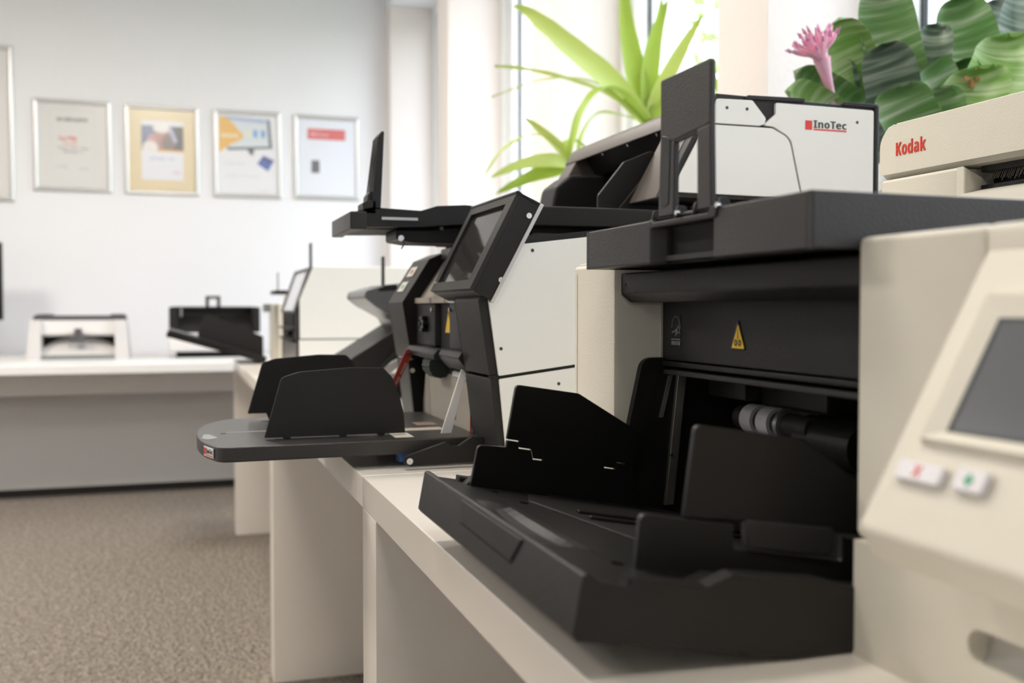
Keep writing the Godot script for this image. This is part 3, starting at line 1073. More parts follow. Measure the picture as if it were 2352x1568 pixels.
func k_pod() -> void:
	# tall rear housing with the exit slot
	var m := mb()
	prism(m, rnd(pts([-0.978, 1.0815, -0.42, 1.0815, -0.42, 1.1335, -0.978, 1.1335]), [0.002, 0.002, 0.018, 0.022], 8), "x", 0.767, 1.0, 0.003)
	var p := part("rear_housing", m, M.beige)
	pz("housing_lip", pts([0.769, 1.0825, 0.80, 1.0825, 0.80, 1.076, 0.775, 1.077]), "z", -0.976, -0.422, M.beige_grey, 0.001, p)
	m = mb()
	prism(m, rnd(pts([-0.953, 1.1325, -0.44, 1.1325, -0.44, 1.1375, -0.953, 1.1375]), 0.0015, 2), "x", 0.7685, 0.995, 0.0012)
	part("housing_lid", m, M.beige, p)
	m = mb()
	prism(m, rnd(pts([-0.955, 1.1335, -0.9755, 1.121, -0.973, 1.1285, -0.966, 1.135, -0.956, 1.1372]), 0.001, 2), "x", 0.7685, 0.99, 0.0006)
	part("lid_end", m, M.beige, p)
	bx("housing_post", [0.767, 0.9755, -0.976, 1.0, 1.076, -0.856], M.beige, 0.004)
	bx("housing_post", [0.767, 0.9755, -0.54, 1.0, 1.076, -0.424], M.beige, 0.004)
	pz("post_flank", pts([0.7675, 1.0755, 0.7675, 0.976, 0.80, 0.976, 0.80, 1.0575, 0.79, 1.0665]), "z", -0.858, -0.846, M.beige, 0.002)
	bx("slot_back", [0.805, 1.045, -0.846, 0.99, 1.0765, -0.54], M.black_deep)
	m = mb()
	var r := RandomNumberGenerator.new()
	r.seed = 4
	for i in 110:
		var z := lerpf(-0.838, -0.55, i / 109.0)
		var w := r.randf_range(-0.0006, 0.0006)
		cyl(m, Vector3(0.795, 1.0755, z), Vector3(0.788, 1.058 + r.randf_range(0, 0.004), z + w), 0.00055, 0.0004, 5, false)
	part("antistatic_brush", m, M.bristle, null, "", "stuff")
	bx("brush_holder", [0.789, 1.070, -0.846, 0.805, 1.0765, -0.54], M.black)
	pz("exit_ramp", rnd(pts([0.795, 1.054, 0.76, 1.046, 0.70, 0.9725, 0.805, 0.9725, 0.805, 1.054]), [0.002, 0.012, 0, 0, 0], 4), "z", -0.845, -0.541, M.beige_grey, 0.001)
	bx("ramp_lip", [0.788, 1.0525, -0.845, 0.806, 1.0565, -0.541], M.black)
	bx("rear_deck", [0.766, 0.9655, -0.8805, 1.0, 0.9745, -0.5195], M.beige_grey)
	# word on the housing
	var B := Basis(Vector3(0, 0, 1), Vector3(0, 1, 0), Vector3(-1, 0, 0))
	lettering("logo", "Kodak", B, Vector3(0.767, 1.1005, -0.950), 0.0475, 0.0155, M.kodak_red, p, true, 0.0007)


# ======================================================================
# second scanner, white sides, tilted display
# ======================================================================
func inotec() -> void:
	var k := thing("production_scanner", "tall white-sided black scanner with tilted display and long black input table", "scanner", Vector3(0.65, 0.72, -1.5))
	var D := 0.7202
	var zn := -1.222
	var zf := -1.80
	# base and inner body
	bx("base_plinth", [0.40, D, -1.79, 0.93, 0.745, -1.235], M.grey_plate, 0.003)
	bx("inner_body", [0.56, 0.745, -1.79, 0.94, 1.03, -1.235], M.black_deep)
	# front uprights
	var up_hi := pts([0.3735, 0.845, 0.3585, 0.94, 0.4055, 1.014, 0.435, 1.026, 0.56, 1.026, 0.56, 0.866])
	var up_lo := pts([0.389, D, 0.3745, 0.841, 0.56, 0.862, 0.56, D])
	for s in [[zn - 0.118, zn - 0.0005], [zf, zf + 0.125]]:
		pz("front_upright", rnd(up_hi, [0.001, 0.003, 0.003, 0.003, 0, 0], 3), "z", s[0], s[1], M.black_soft, 0.002)
		pz("lower_upright", rnd(up_lo, [0.001, 0.002, 0, 0], 3), "z", s[0], s[1], M.black_soft, 0.002)
	bx("red_seam", [0.3815, 0.752, -1.3425, 0.3835, 0.842, -1.3405], M.red)
	# white side panels, a groove between them
	pz("side_panel", rnd(pts([0.384, 0.8445, 0.3705, 0.9405, 0.4155, 1.0115, 0.945, 1.0755, 0.945, 0.914]), [0.002, 0.004, 0.003, 0.002, 0.002], 3), "z", zn, zn + 0.004, M.white_panel, 0.0008)
	pz("lower_side_panel", rnd(pts([0.3965, D + 0.002, 0.3845, 0.8405, 0.945, 0.910, 0.945, D + 0.002]), 0.002, 3), "z", zn, zn + 0.004, M.white_panel, 0.0008)
	pz("groove", pts([0.372, 0.8405, 0.372, 0.8445, 0.945, 0.915, 0.945, 0.909]), "z", zn - 0.001, zn + 0.0012, M.black)
	pz("panel_rim", rnd(pts([0.4145, 1.0118, 0.945, 1.076, 0.945, 1.083, 0.41, 1.0185]), 0.001, 2), "z", zn - 0.012, zn + 0.003, M.black, 0.001)
	# upper side panels
	var A := rnd(pts([0.68, 1.182, 0.6935, 1.2125, 0.7475, 1.2135, 0.769, 1.190, 0.7665, 1.182, 0.759, 1.1795, 0.68, 1.1795]), [0.001, 0.004, 0.004, 0.004, 0.003, 0.004, 0], 4)
	pz("hinge_panel", A, "z", zn - 0.002, zn + 0.003, M.white_panel, 0.0008)
	var Bp := rnd(pts([0.6255, 1.085, 0.6775, 1.1775, 0.779, 1.1775, 0.806, 1.165, 0.826, 1.083]), [0.002, 0.002, 0.012, 0.022, 0.001], 6)
	pz("hood_panel", Bp, "z", zn - 0.002, zn + 0.003, M.white_panel, 0.0008)
	pz("rear_panel", rnd(pts([0.829, 1.083, 0.8085, 1.1655, 0.7805, 1.1795, 0.764, 1.1805, 0.784, 1.197, 0.784, 1.2125, 0.945, 1.2115, 0.945, 1.083]), [0.001, 0.022, 0.012, 0.002, 0.003, 0.003, 0.003, 0.001], 6), "z", zn - 0.002, zn + 0.003, M.white_panel, 0.0008)
	# black carcass behind the panels
	pz("side_frame", rnd(pts([0.6135, 1.078, 0.687, 1.213, 0.694, 1.2205, 0.955, 1.2165, 0.955, 0.74, 0.93, 0.74, 0.93, 1.078]), [0.002, 0.004, 0.004, 0.003, 0, 0, 0], 3), "z", zn - 0.02, zn - 0.0015, M.black_soft, 0.0015)
	pz("top_plate", rnd(pts([0.735, 1.2145, 0.742, 1.2205, 0.832, 1.222, 0.832, 1.2165]), 0.0015, 2), "z", zn - 0.14, zn + 0.002, M.black_soft, 0.001)
	pz("top_plate", rnd(pts([0.895, 1.2155, 0.895, 1.2215, 0.9535, 1.221, 0.9535, 1.2155]), 0.0015, 2), "z", zn - 0.14, zn + 0.002, M.black_soft, 0.001)
	bx("rear_cover", [0.946, 0.74, -1.79, 0.955, 1.2195, zn + 0.003], M.black_soft, 0.002)
	var m: MB
	for s in [[0.708, 1.201], [0.739, 1.201], [0.632, 1.09], [0.917, 1.193]]:
		cy("panel_screw", Vector3(s[0], s[1], zn + 0.0028), Vector3(s[0], s[1], zn + 0.0034), 0.0022, M.ink)
	for s in [[0.429, 1.0035], [0.375, 0.879], [0.465, 0.833], [0.62, 0.94], [0.88, 0.94]]:
		var sx: float = s[0] + (0.012 if s[0] < 0.4 else 0.0)
		cy("panel_screw", Vector3(sx, s[1], zn + 0.0038), Vector3(sx, s[1], zn + 0.0045), 0.0022, M.ink)
	# printed logo on the rear panel
	bx("logo_square", [0.8315, 1.1785, zn + 0.0029, 0.8425, 1.1912, zn + 0.0034], M.logo_red)
	lettering("logo_word", "InoTec", Basis(), Vector3(0.845, 1.1815, zn + 0.003), 0.054, 0.0105, M.ink, null, true, 0.0005)
	bx("logo_line", [0.845, 1.1782, zn + 0.0029, 0.899, 1.1803, zn + 0.0034], M.logo_red)
	# hood: near cheek, far cheek, top beam
	var zc := zn - 0.02
	pz("hood_cheek", rnd(pts([0.612, 1.078, 0.686, 1.213, 0.695, 1.219, 0.80, 1.219, 0.80, 1.078]), [0.002, 0.003, 0.002, 0, 0], 3), "z", zc - 0.085, zc, M.hood, 0.001)
	pz("hood_cheek", rnd(pts([0.612, 1.078, 0.64, 1.135, 0.686, 1.213, 0.695, 1.219, 0.80, 1.219, 0.80, 1.078]), [0.002, 0, 0.003, 0.002, 0, 0], 3), "z", -1.725, -1.675, M.hood, 0.001)
	pz("hood_beam", rnd(pts([0.668, 1.187, 0.6845, 1.213, 0.694, 1.2195, 0.945, 1.2195, 0.945, 1.205, 0.69, 1.205, 0.682, 1.195]), [0.001, 0.002, 0.002, 0, 0, 0.003, 0], 3), "z", -1.7245, zc + 0.001, M.hood, 0.001)
	pz("inner_flap", pts([0.684, 1.203, 0.69, 1.205, 0.715, 1.168, 0.711, 1.165]), "z", -1.675, zc - 0.085, M.black)
	for z in [-1.60, -1.50, -1.395]:
		cy("hood_screw", Vector3(0.690, 1.192, z), Vector3(0.6945, 1.1945, z), 0.0028, M.chrome)
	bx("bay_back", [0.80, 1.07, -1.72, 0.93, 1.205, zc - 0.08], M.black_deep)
	pz("far_bolster", rnd(pts([0.59, 1.062, 0.605, 1.135, 0.632, 1.155, 0.70, 1.157, 0.722, 1.135, 0.735, 1.07]), [0, 0.02, 0.02, 0.02, 0.02, 0], 5), "z", -1.672, -1.60, M.black, 0.006)
	pz("near_guide", rnd(pts([0.567, 1.06, 0.567, 1.09, 0.607, 1.139, 0.648, 1.156, 0.68, 1.15, 0.72, 1.06]), [0, 0.006, 0.006, 0.004, 0.01, 0], 4), "z", -1.336, -1.33, M.black, 0.0015)
	pz("guide_wedge", rnd(pts([0.585, 1.058, 0.65, 1.135, 0.70, 1.135, 0.70, 1.058]), [0, 0.006, 0, 0], 3), "z", -1.33, zc - 0.084, M.black, 0.003)
	for p in [[0.70, 1.14, -1.56], [0.70, 1.145, -1.47]]:
		cy("exit_post", Vector3(p[0], p[1], p[2]), Vector3(p[0] + 0.06, p[1], p[2]), 0.011, M.black_gloss)
	cy("exit_roller", Vector3(0.735, 1.115, -1.66), Vector3(0.735, 1.115, -1.345), 0.012, M.black_gloss)
	# output bed and the tray that reaches out to the front
	bx("output_bed", [0.425, 1.036, -1.72, 0.80, 1.0625, zn - 0.014], M.black, 0.003)
	bx("bed_under", [0.44, 1.018, -1.70, 0.80, 1.0365, zn - 0.03], M.black_deep)
	m = mb()
	prism(m, rnd(pts([0.244, 1.050, 0.244, 1.071, 0.275, 1.080, 0.35, 1.077, 0.375, 1.085, 0.42, 1.088, 0.52, 1.080, 0.52, 1.052, 0.43, 1.060, 0.35, 1.053]), [0.001, 0.002, 0.002, 0.004, 0.006, 0.006, 0, 0, 0.004, 0.004], 4), "z", -1.53, -1.50, M_bev())
	prism(m, rnd(pts([0.244, 1.060, 0.36, 1.058, 0.42, 1.066, 0.60, 1.060, 0.60, 1.052, 0.42, 1.057, 0.36, 1.05, 0.244, 1.05]), 0.0), "z", -1.66, -1.53)
	prism(m, rnd(pts([0.244, 1.050, 0.244, 1.071, 0.275, 1.080, 0.35, 1.077, 0.375, 1.085, 0.42, 1.088, 0.52, 1.080, 0.52, 1.052, 0.43, 1.060, 0.35, 1.053]), [0.001, 0.002, 0.002, 0.004, 0.006, 0.006, 0, 0, 0.004, 0.004], 4), "z", -1.69, -1.66, 0.002)
	var ot := part("output_tray", m, M.black_soft)
	pz("tray_end", rnd(pts([0.243, -1.50, 0.243, -1.69, 0.262, -1.69, 0.257, -1.60, 0.268, -1.498]), [0.003, 0.003, 0, 0.02, 0.002], 4), "y", 1.047, 1.0735, M.graphite, 0.002, ot)
	bx("tray_groove", [0.29, 1.062, -1.4995, 0.345, 1.066, -1.4985], M.silver, 0.0, ot)
	m = mb()
	prism(m, rnd(pts([0.275, 1.076, 0.285, 1.185, 0.295, 1.2, 0.289, 1.076]), [0, 0.003, 0.003, 0], 3), "z", -1.545, -1.50, 0.0015)
	prism(m, rnd(pts([0.268, 1.076, 0.27, 1.098, 0.274, 1.104, 0.28, 1.104, 0.28, 1.076]), 0.001, 2), "z", -1.54, -1.505, 0.001)
	prism(m, rnd(pts([0.262, 1.070, 0.262, 1.086, 0.268, 1.09, 0.282, 1.09, 0.282, 1.070]), 0.001, 2), "z", -1.545, -1.50, 0.001)
	var ps := part("paper_stop", m, M.black_soft, ot)
	for z in [-1.537, -1.5225, -1.508]:
		m = mb()
		prism(m, pts([0.2742, 1.105, 0.2845, 1.185, 0.286, 1.185, 0.2757, 1.105]), "z", z - 0.002, z + 0.002)
		part("stop_rib", m, M.graphite, ps)
	m = mb()
	prism(m, rnd(pts([0.315, 1.034, 0.315, 1.05, 0.36, 1.05, 0.46, 1.06, 0.47, 1.03, 0.34, 1.03]), [0.004, 0.004, 0, 0, 0, 0.006], 3), "z", -1.60, -1.515, 0.003)
	part("tray_carrier", m, M.black, ot)
	cy("screw", Vector3(0.322, 1.036, -1.515), Vector3(0.322, 1.036, -1.512), 0.0045, M.chrome, ot)
	cy("screw", Vector3(0.382, 1.051, -1.515), Vector3(0.382, 1.051, -1.499), 0.003, M.chrome, ot)
	cy("screw", Vector3(0.43, 1.066, -1.505), Vector3(0.43, 1.066, -1.499), 0.003, M.chrome, ot)
	m = mb()
	tube(m, spline([Vector3(0.325, 1.033, -1.512), Vector3(0.326, 1.026, -1.512), Vector3(0.322, 1.02, -1.512)], 3), 0.0011, 6)
	part("hook", m, M.graphite, ot)
	ino_display()
	ino_front()
	ino_table()


func M_bev() -> float:
	return 0.002


func ino_display() -> void:
	var zn := -1.21
	var zf := -1.418
	var body := pts([0.3485, 0.9515, 0.4115, 1.0745, 0.4385, 1.0607, 0.374, 0.939])
	var m := mb()
	prism(m, rnd(body, 0.002, 3), "z", zf, zn, 0.0015)
	var b := part("display", m, M.black)
	pz("display_back", rnd(pts([0.3745, 0.9365, 0.441, 1.0602, 0.4365, 1.0625, 0.3705, 0.9385]), 0.0006, 2), "z", zf - 0.002, zn + 0.002, M.silver, 0.0005, b)
	pz("display_cap", rnd(pts([0.405, 1.0775, 0.4415, 1.0605, 0.4395, 1.0575, 0.404, 1.0745]), 0.0008, 2), "z", zf - 0.001, zn + 0.001, M.black_gloss, 0.0006, b)
	for s in [[0.4155, 1.0465], [0.3785, 0.9655]]:
		m = mb()
		cyl(m, Vector3(s[0] + 0.006, s[1], zn - 0.001), Vector3(s[0] + 0.006, s[1], zn + 0.0012), 0.0036, -1, 18)
		cyl(m, Vector3(s[0] + 0.006, s[1], zn + 0.0012), Vector3(s[0] + 0.006, s[1], zn + 0.002), 0.0016, -1, 6)
		part("screw", m, M.chrome, b)
	var v := Vector3(0.063, 0.123, 0).normalized()
	T = Transform3D(Basis(Vector3(0, 0, 1), v, Vector3(-v.y, v.x, 0)), Vector3(0.3445, 0.9545, zf))
	var L := zn - zf
	m = mb()
	var o := rect(0, 0, L, 0.138)
	var i := rect(0.02, 0.013, L - 0.027, 0.122)
	ringp(m, o, i, "z", -0.0055, 0.0005)
	part("bezel", m, M.black_soft, b)
	bx("screen", [0.018, 0.011, -0.0058, L - 0.025, 0.124, -0.0042], M.screen_dark, 0.0, b)
	bx("indicator", [0.006, 0.0125, 0.0004, 0.010, 0.0145, 0.0009], M.label_white, 0.0, b)
	bx("port", [0.05, -0.0005, -0.02, 0.062, 0.001, -0.0185], M.black_deep, 0.0, b)
	T = Transform3D()
	pz("display_arm", pts([0.385, 0.945, 0.42, 0.94, 0.47, 1.0, 0.43, 1.03]), "z", -1.33, -1.25, M.black)


func ino_front() -> void:
	var za := -1.675
	var zb := -1.341
	# sloping cover between the uprights
	pz("feed_cover", rnd(pts([0.388, 0.946, 0.432, 1.012, 0.55, 1.02, 0.55, 0.946]), [0.002, 0.006, 0, 0], 3), "z", za, zb, M.grey_plate)
	bx("cover_ledge", [0.379, 0.938, za, 0.55, 0.947, zb], M.grey_plate, 0.001)
	var m: MB
	for z in [-1.56, -1.47]:
		m = mb()
		box(m, 0.3785, 0.9385, z - 0.001, 0.3798, 0.9465, z + 0.001)
		part("ledge_notch", m, M.black)
	bx("top_bridge", [0.425, 1.012, za, 0.56, 1.03, zb], M.black, 0.002)
	# feed mechanism
	bx("feed_plate", [0.382, 0.87, za, 0.56, 0.9375, -1.545], M.black_soft, 0.002)
	bx("feed_plate", [0.382, 0.87, -1.455, 0.56, 0.9375, zb], M.black_soft, 0.002)
	bx("feed_throat", [0.391, 0.86, -1.545, 0.56, 0.9375, -1.455], M.black_deep)
	m = mb()
	cyl(m, Vector3(0.3825, 0.905, -1.6), Vector3(0.374, 0.905, -1.6), 0.012, 0.010, 8)
	for i in 6:
		var d := Vector2.from_angle(TAU * i / 6.0) * 0.011
		cyl(m, Vector3(0.382, 0.905 + d.y, -1.6 + d.x), Vector3(0.372, 0.905 + d.y, -1.6 + d.x), 0.0035, -1, 8)
	part("knob", m, M.black_gloss)
	for z in [-1.558, -1.448]:
		cy("screw", Vector3(0.3825, 0.928, z), Vector3(0.379, 0.928, z), 0.0032, M.chrome)
	pz("warning_sign", pts([-1.508, 0.893, -1.472, 0.893, -1.49, 0.925]), "x", 0.3895, 0.3909, M.yellow)
	pz("feed_shelf", rnd(pts([0.364, 0.861, 0.37, 0.868, 0.42, 0.874, 0.42, 0.855, 0.37, 0.853]), 0.002, 2), "z", za, -1.555, M.black, 0.001)
	pz("feed_shelf", rnd(pts([0.364, 0.861, 0.37, 0.870, 0.42, 0.876, 0.42, 0.842, 0.38, 0.842]), 0.004, 3), "z", -1.455, zb, M.black, 0.001)
	pz("roller_clip", rnd(pts([0.36, 0.862, 0.366, 0.868, 0.40, 0.868, 0.40, 0.83, 0.39, 0.83, 0.385, 0.85, 0.36, 0.854]), 0.002, 2), "z", -1.557, -1.462, M.black_soft, 0.001)
	m = mb()
	cyl(m, Vector3(0.38, 0.842, -1.545), Vector3(0.38, 0.842, -1.50), 0.018, -1, 26)
	var t := part("feed_tyre", m, M.rubber)
	m = mb()
	for i in 16:
		var a := TAU * i / 16.0
		cyl(m, Vector3(0.38 + cos(a) * 0.018, 0.842 + sin(a) * 0.018, -1.545), Vector3(0.38 + cos(a) * 0.018, 0.842 + sin(a) * 0.018, -1.50), 0.0012, -1, 5)
	part("tread", m, M.rubber, t)
	bx("roller_box", [0.405, 0.80, za, 0.56, 0.87, zb], M.black_deep)
	m = mb()
	cyl(m, Vector3(0.388, 0.834, -1.44), Vector3(0.388, 0.834, -1.36), 0.006, -1, 14)
	part("clear_roller", m, M.silver)
	# light plate below the feed
	var p := pz("back_plate", pts([-1.672, 0.752, -1.343, 0.752, -1.343, 0.838, -1.64, 0.836]), "x", 0.391, 0.396, M.grey_plate)
	bx("plate_slot", [0.3902, 0.764, -1.455, 0.3915, 0.775, -1.4525], M.black_deep, 0.0, p)
	bx("plate_slot", [0.3902, 0.826, -1.427, 0.3915, 0.836, -1.4245], M.black_deep, 0.0, p)
	pz("inner_flank", pts([0.376, 0.745, 0.366, 0.842, 0.42, 0.86, 0.42, 0.745]), "z", za - 0.001, za + 0.012, M.black_deep)
	cy("bolt", Vector3(0.372, 0.826, za + 0.012), Vector3(0.372, 0.826, za + 0.015), 0.004, M.chrome)
	# white and red levers
	pz("white_lever", rnd(pts([0.3745, 0.846, 0.3815, 0.8395, 0.3545, 0.739, 0.3405, 0.7445]), 0.0012, 2), "z", -1.362, -1.359, M.label_white, 0.0005)
	var rl := pz("red_lever", rnd(pts([0.36, 0.865, 0.372, 0.858, 0.341, 0.796, 0.331, 0.80]), [0.006, 0.006, 0.002, 0.002], 4), "z", -1.652, -1.649, M.red, 0.0006)
	cy("lever_bolt", Vector3(0.3615, 0.8555, -1.649), Vector3(0.3615, 0.8555, -1.646), 0.003, M.chrome, rl)
	var m2 := mb()
	T = Transform3D(Basis(Vector3(0, 0, 1), deg_to_rad(63.4)), Vector3(0.342, 0.806, -1.649))
	m2 = mb()
	for i in 9:
		if i in [3]:
			continue
		box(m2, 0.0 + i * 0.0042, -0.0012, 0.0, 0.003 + i * 0.0042, 0.0013, 0.0008)
	part("lever_print", m2, M.print_pale, rl)
	T = Transform3D()
	# keys on the far upright
	var v := Vector3(0.047, 0.074, 0).normalized()
	T = Transform3D(Basis(Vector3(0, 0, 1), v, Vector3(-v.y, v.x, 0)), Vector3(0.3585, 0.94, -1.80))
	bx("key", [0.03, 0.053, 0.0, 0.075, 0.073, 0.0015], M.beige_grey, 0.0005)
	bx("key", [0.03, 0.022, 0.0, 0.075, 0.042, 0.0015], M.beige_grey, 0.0005)
	m = mb()
	box(m, 0.045, 0.059, 0.0015, 0.06, 0.067, 0.0019)
	part("stop_mark", m, M.red)
	m = mb()
	box(m, 0.045, 0.028, 0.0015, 0.06, 0.036, 0.0019)
	part("start_mark", m, M.green_icon)
	T = Transform3D()


func ino_table() -> void:
	# input table with two paper guides
	var yt := 0.757
	var m := mb()
	var outline := pts([0.39, -1.312, 0.062, -1.304, 0.052, -1.3055, 0.0455, -1.312, 0.0415, -1.321])
	var bow := spline([Vector3(0.0415, 0, -1.321), Vector3(0.031, 0, -1.36), Vector3(0.0245, 0, -1.41), Vector3(0.023, 0, -1.46), Vector3(0.027, 0, -1.52), Vector3(0.037, 0, -1.57), Vector3(0.055, 0, -1.612), Vector3(0.08, 0, -1.637), Vector3(0.105, 0, -1.645)], 3)
	for q in bow.slice(1):
		outline.append(Vector2(q.x, q.z))
	outline.append(Vector2(0.39, -1.66))
	prism(m, outline, "y", yt - 0.0195, yt, 0.0022)
	var t := part("input_table", m, M.table_black)
	m = mb()
	prism(m, rnd(pts([0.0335, -1.47, 0.049, -1.40, 0.036, -1.385, 0.0285, -1.40]), 0.004, 3), "y", yt - 0.0002, yt + 0.0004)
	part("end_insert", m, M.ink_grey, t)
	bx("scale_line", [0.062, yt - 0.0002, -1.462, 0.20, yt + 0.0003, -1.458], M.grey_plate, 0.0, t)
	cy("scale_dot", Vector3(0.058, yt - 0.0002, -1.45), Vector3(0.058, yt + 0.0004, -1.45), 0.004, M.black, t)
	for z in [-1.37, -1.59]:
		bx("guide_slot", [0.12, yt - 0.0002, z - 0.003, 0.30, yt + 0.0003, z + 0.003], M.black_deep, 0.0, t)
	bx("wear_strip", [0.30, yt - 0.0001, -1.43, 0.36, yt + 0.0004, -1.40], M.grey_plate, 0.0, t)
	bx("tape_mark", [0.335, yt - 0.0001, -1.50, 0.365, yt + 0.0004, -1.46], M.tape, 0.0, t)
	bx("paper_corner", [0.275, yt, -1.375, 0.30, yt + 0.0005, -1.33], M.beige, 0.0, t)
	# sticker on the rounded front corner
	T = Transform3D(Basis(Vector3(0, 1, 0), deg_to_rad(-73.9)), Vector3(0.0309, yt - 0.0155, -1.3547))
	bx("sticker", [0.0, 0.0, 0.0, 0.036, 0.012, 0.001], M.label_white, 0.0, t)
	bx("sticker_square", [0.001, 0.002, 0.001, 0.009, 0.0108, 0.0013], M.logo_red, 0.0, t)
	bx("sticker_line", [0.010, 0.0012, 0.001, 0.035, 0.0026, 0.0013], M.logo_red, 0.0, t)
	var fr := T.basis
	var p0 := T * Vector3(0.0105, 0.0042, 0.001)
	T = Transform3D()
	lettering("sticker_word", "InoTec", fr, p0, 0.024, 0.006, M.ink, t, true, 0.0003)
	# guides
	var ng := rnd(pts([0.1065, 0.7595, 0.129, 0.8385, 0.152, 0.8455, 0.22, 0.850, 0.265, 0.849, 0.277, 0.836, 0.287, 0.81, 0.293, 0.785, 0.2945, 0.7595]), [0.001, 0.008, 0.02, 0.05, 0.008, 0.012, 0.03, 0.03, 0.001], 5)
	var fg := rnd(pts([0.1005, 0.768, 0.123, 0.8455, 0.142, 0.852, 0.21, 0.8575, 0.252, 0.8565, 0.264, 0.844, 0.272, 0.818, 0.2755, 0.79, 0.276, 0.768]), [0.001, 0.008, 0.02, 0.05, 0.008, 0.012, 0.03, 0.03, 0.001], 5)
	for g in [[ng, -1.365, 0.7595], [fg, -1.605, 0.768]]:
		var pl := pz("side_guide", g[0], "z", g[1] - 0.0035, g[1] + 0.0035, M.black_soft, 0.0022, t)
		for x in [0.136, 0.21, 0.262]:
			m = mb()
			prism(m, rnd(pts([x - 0.008, g[2] + 0.001, x + 0.005, g[2] + 0.001, x + 0.004, yt - 0.0005, x - 0.003, yt - 0.0005]), 0.0), "z", g[1] - 0.003, g[1] + 0.003)
			part("guide_foot", m, M.black, pl)
	# swing arm under the table, with its pivot
	var zz := -1.285
	var arm := pz("swing_arm", rnd(pts([0.2765, 0.7275, 0.2765, 0.738, 0.332, 0.7545, 0.3415, 0.749, 0.35, 0.749, 0.368, 0.7605, 0.41, 0.757, 0.41, 0.727, 0.2865, 0.7245]), [0.005, 0.005, 0.002, 0.001, 0.002, 0.004, 0, 0, 0.004], 4), "z", zz - 0.008, zz, M.black, 0.001)
	m = mb()
	cyl(m, Vector3(0.2835, 0.7318, zz - 0.002), Vector3(0.2835, 0.7318, zz + 0.003), 0.0048, 0.0042, 20)
	part("pivot_bolt", m, M.chrome, arm)
	bx("blue_block", [0.279, 0.7245, -1.35, 0.292, 0.7373, -1.325], M.blue, 0.001)
	bx("table_bracket", [0.30, 0.7245, -1.60, 0.41, 0.7372, -1.36], M.black, 0.002)


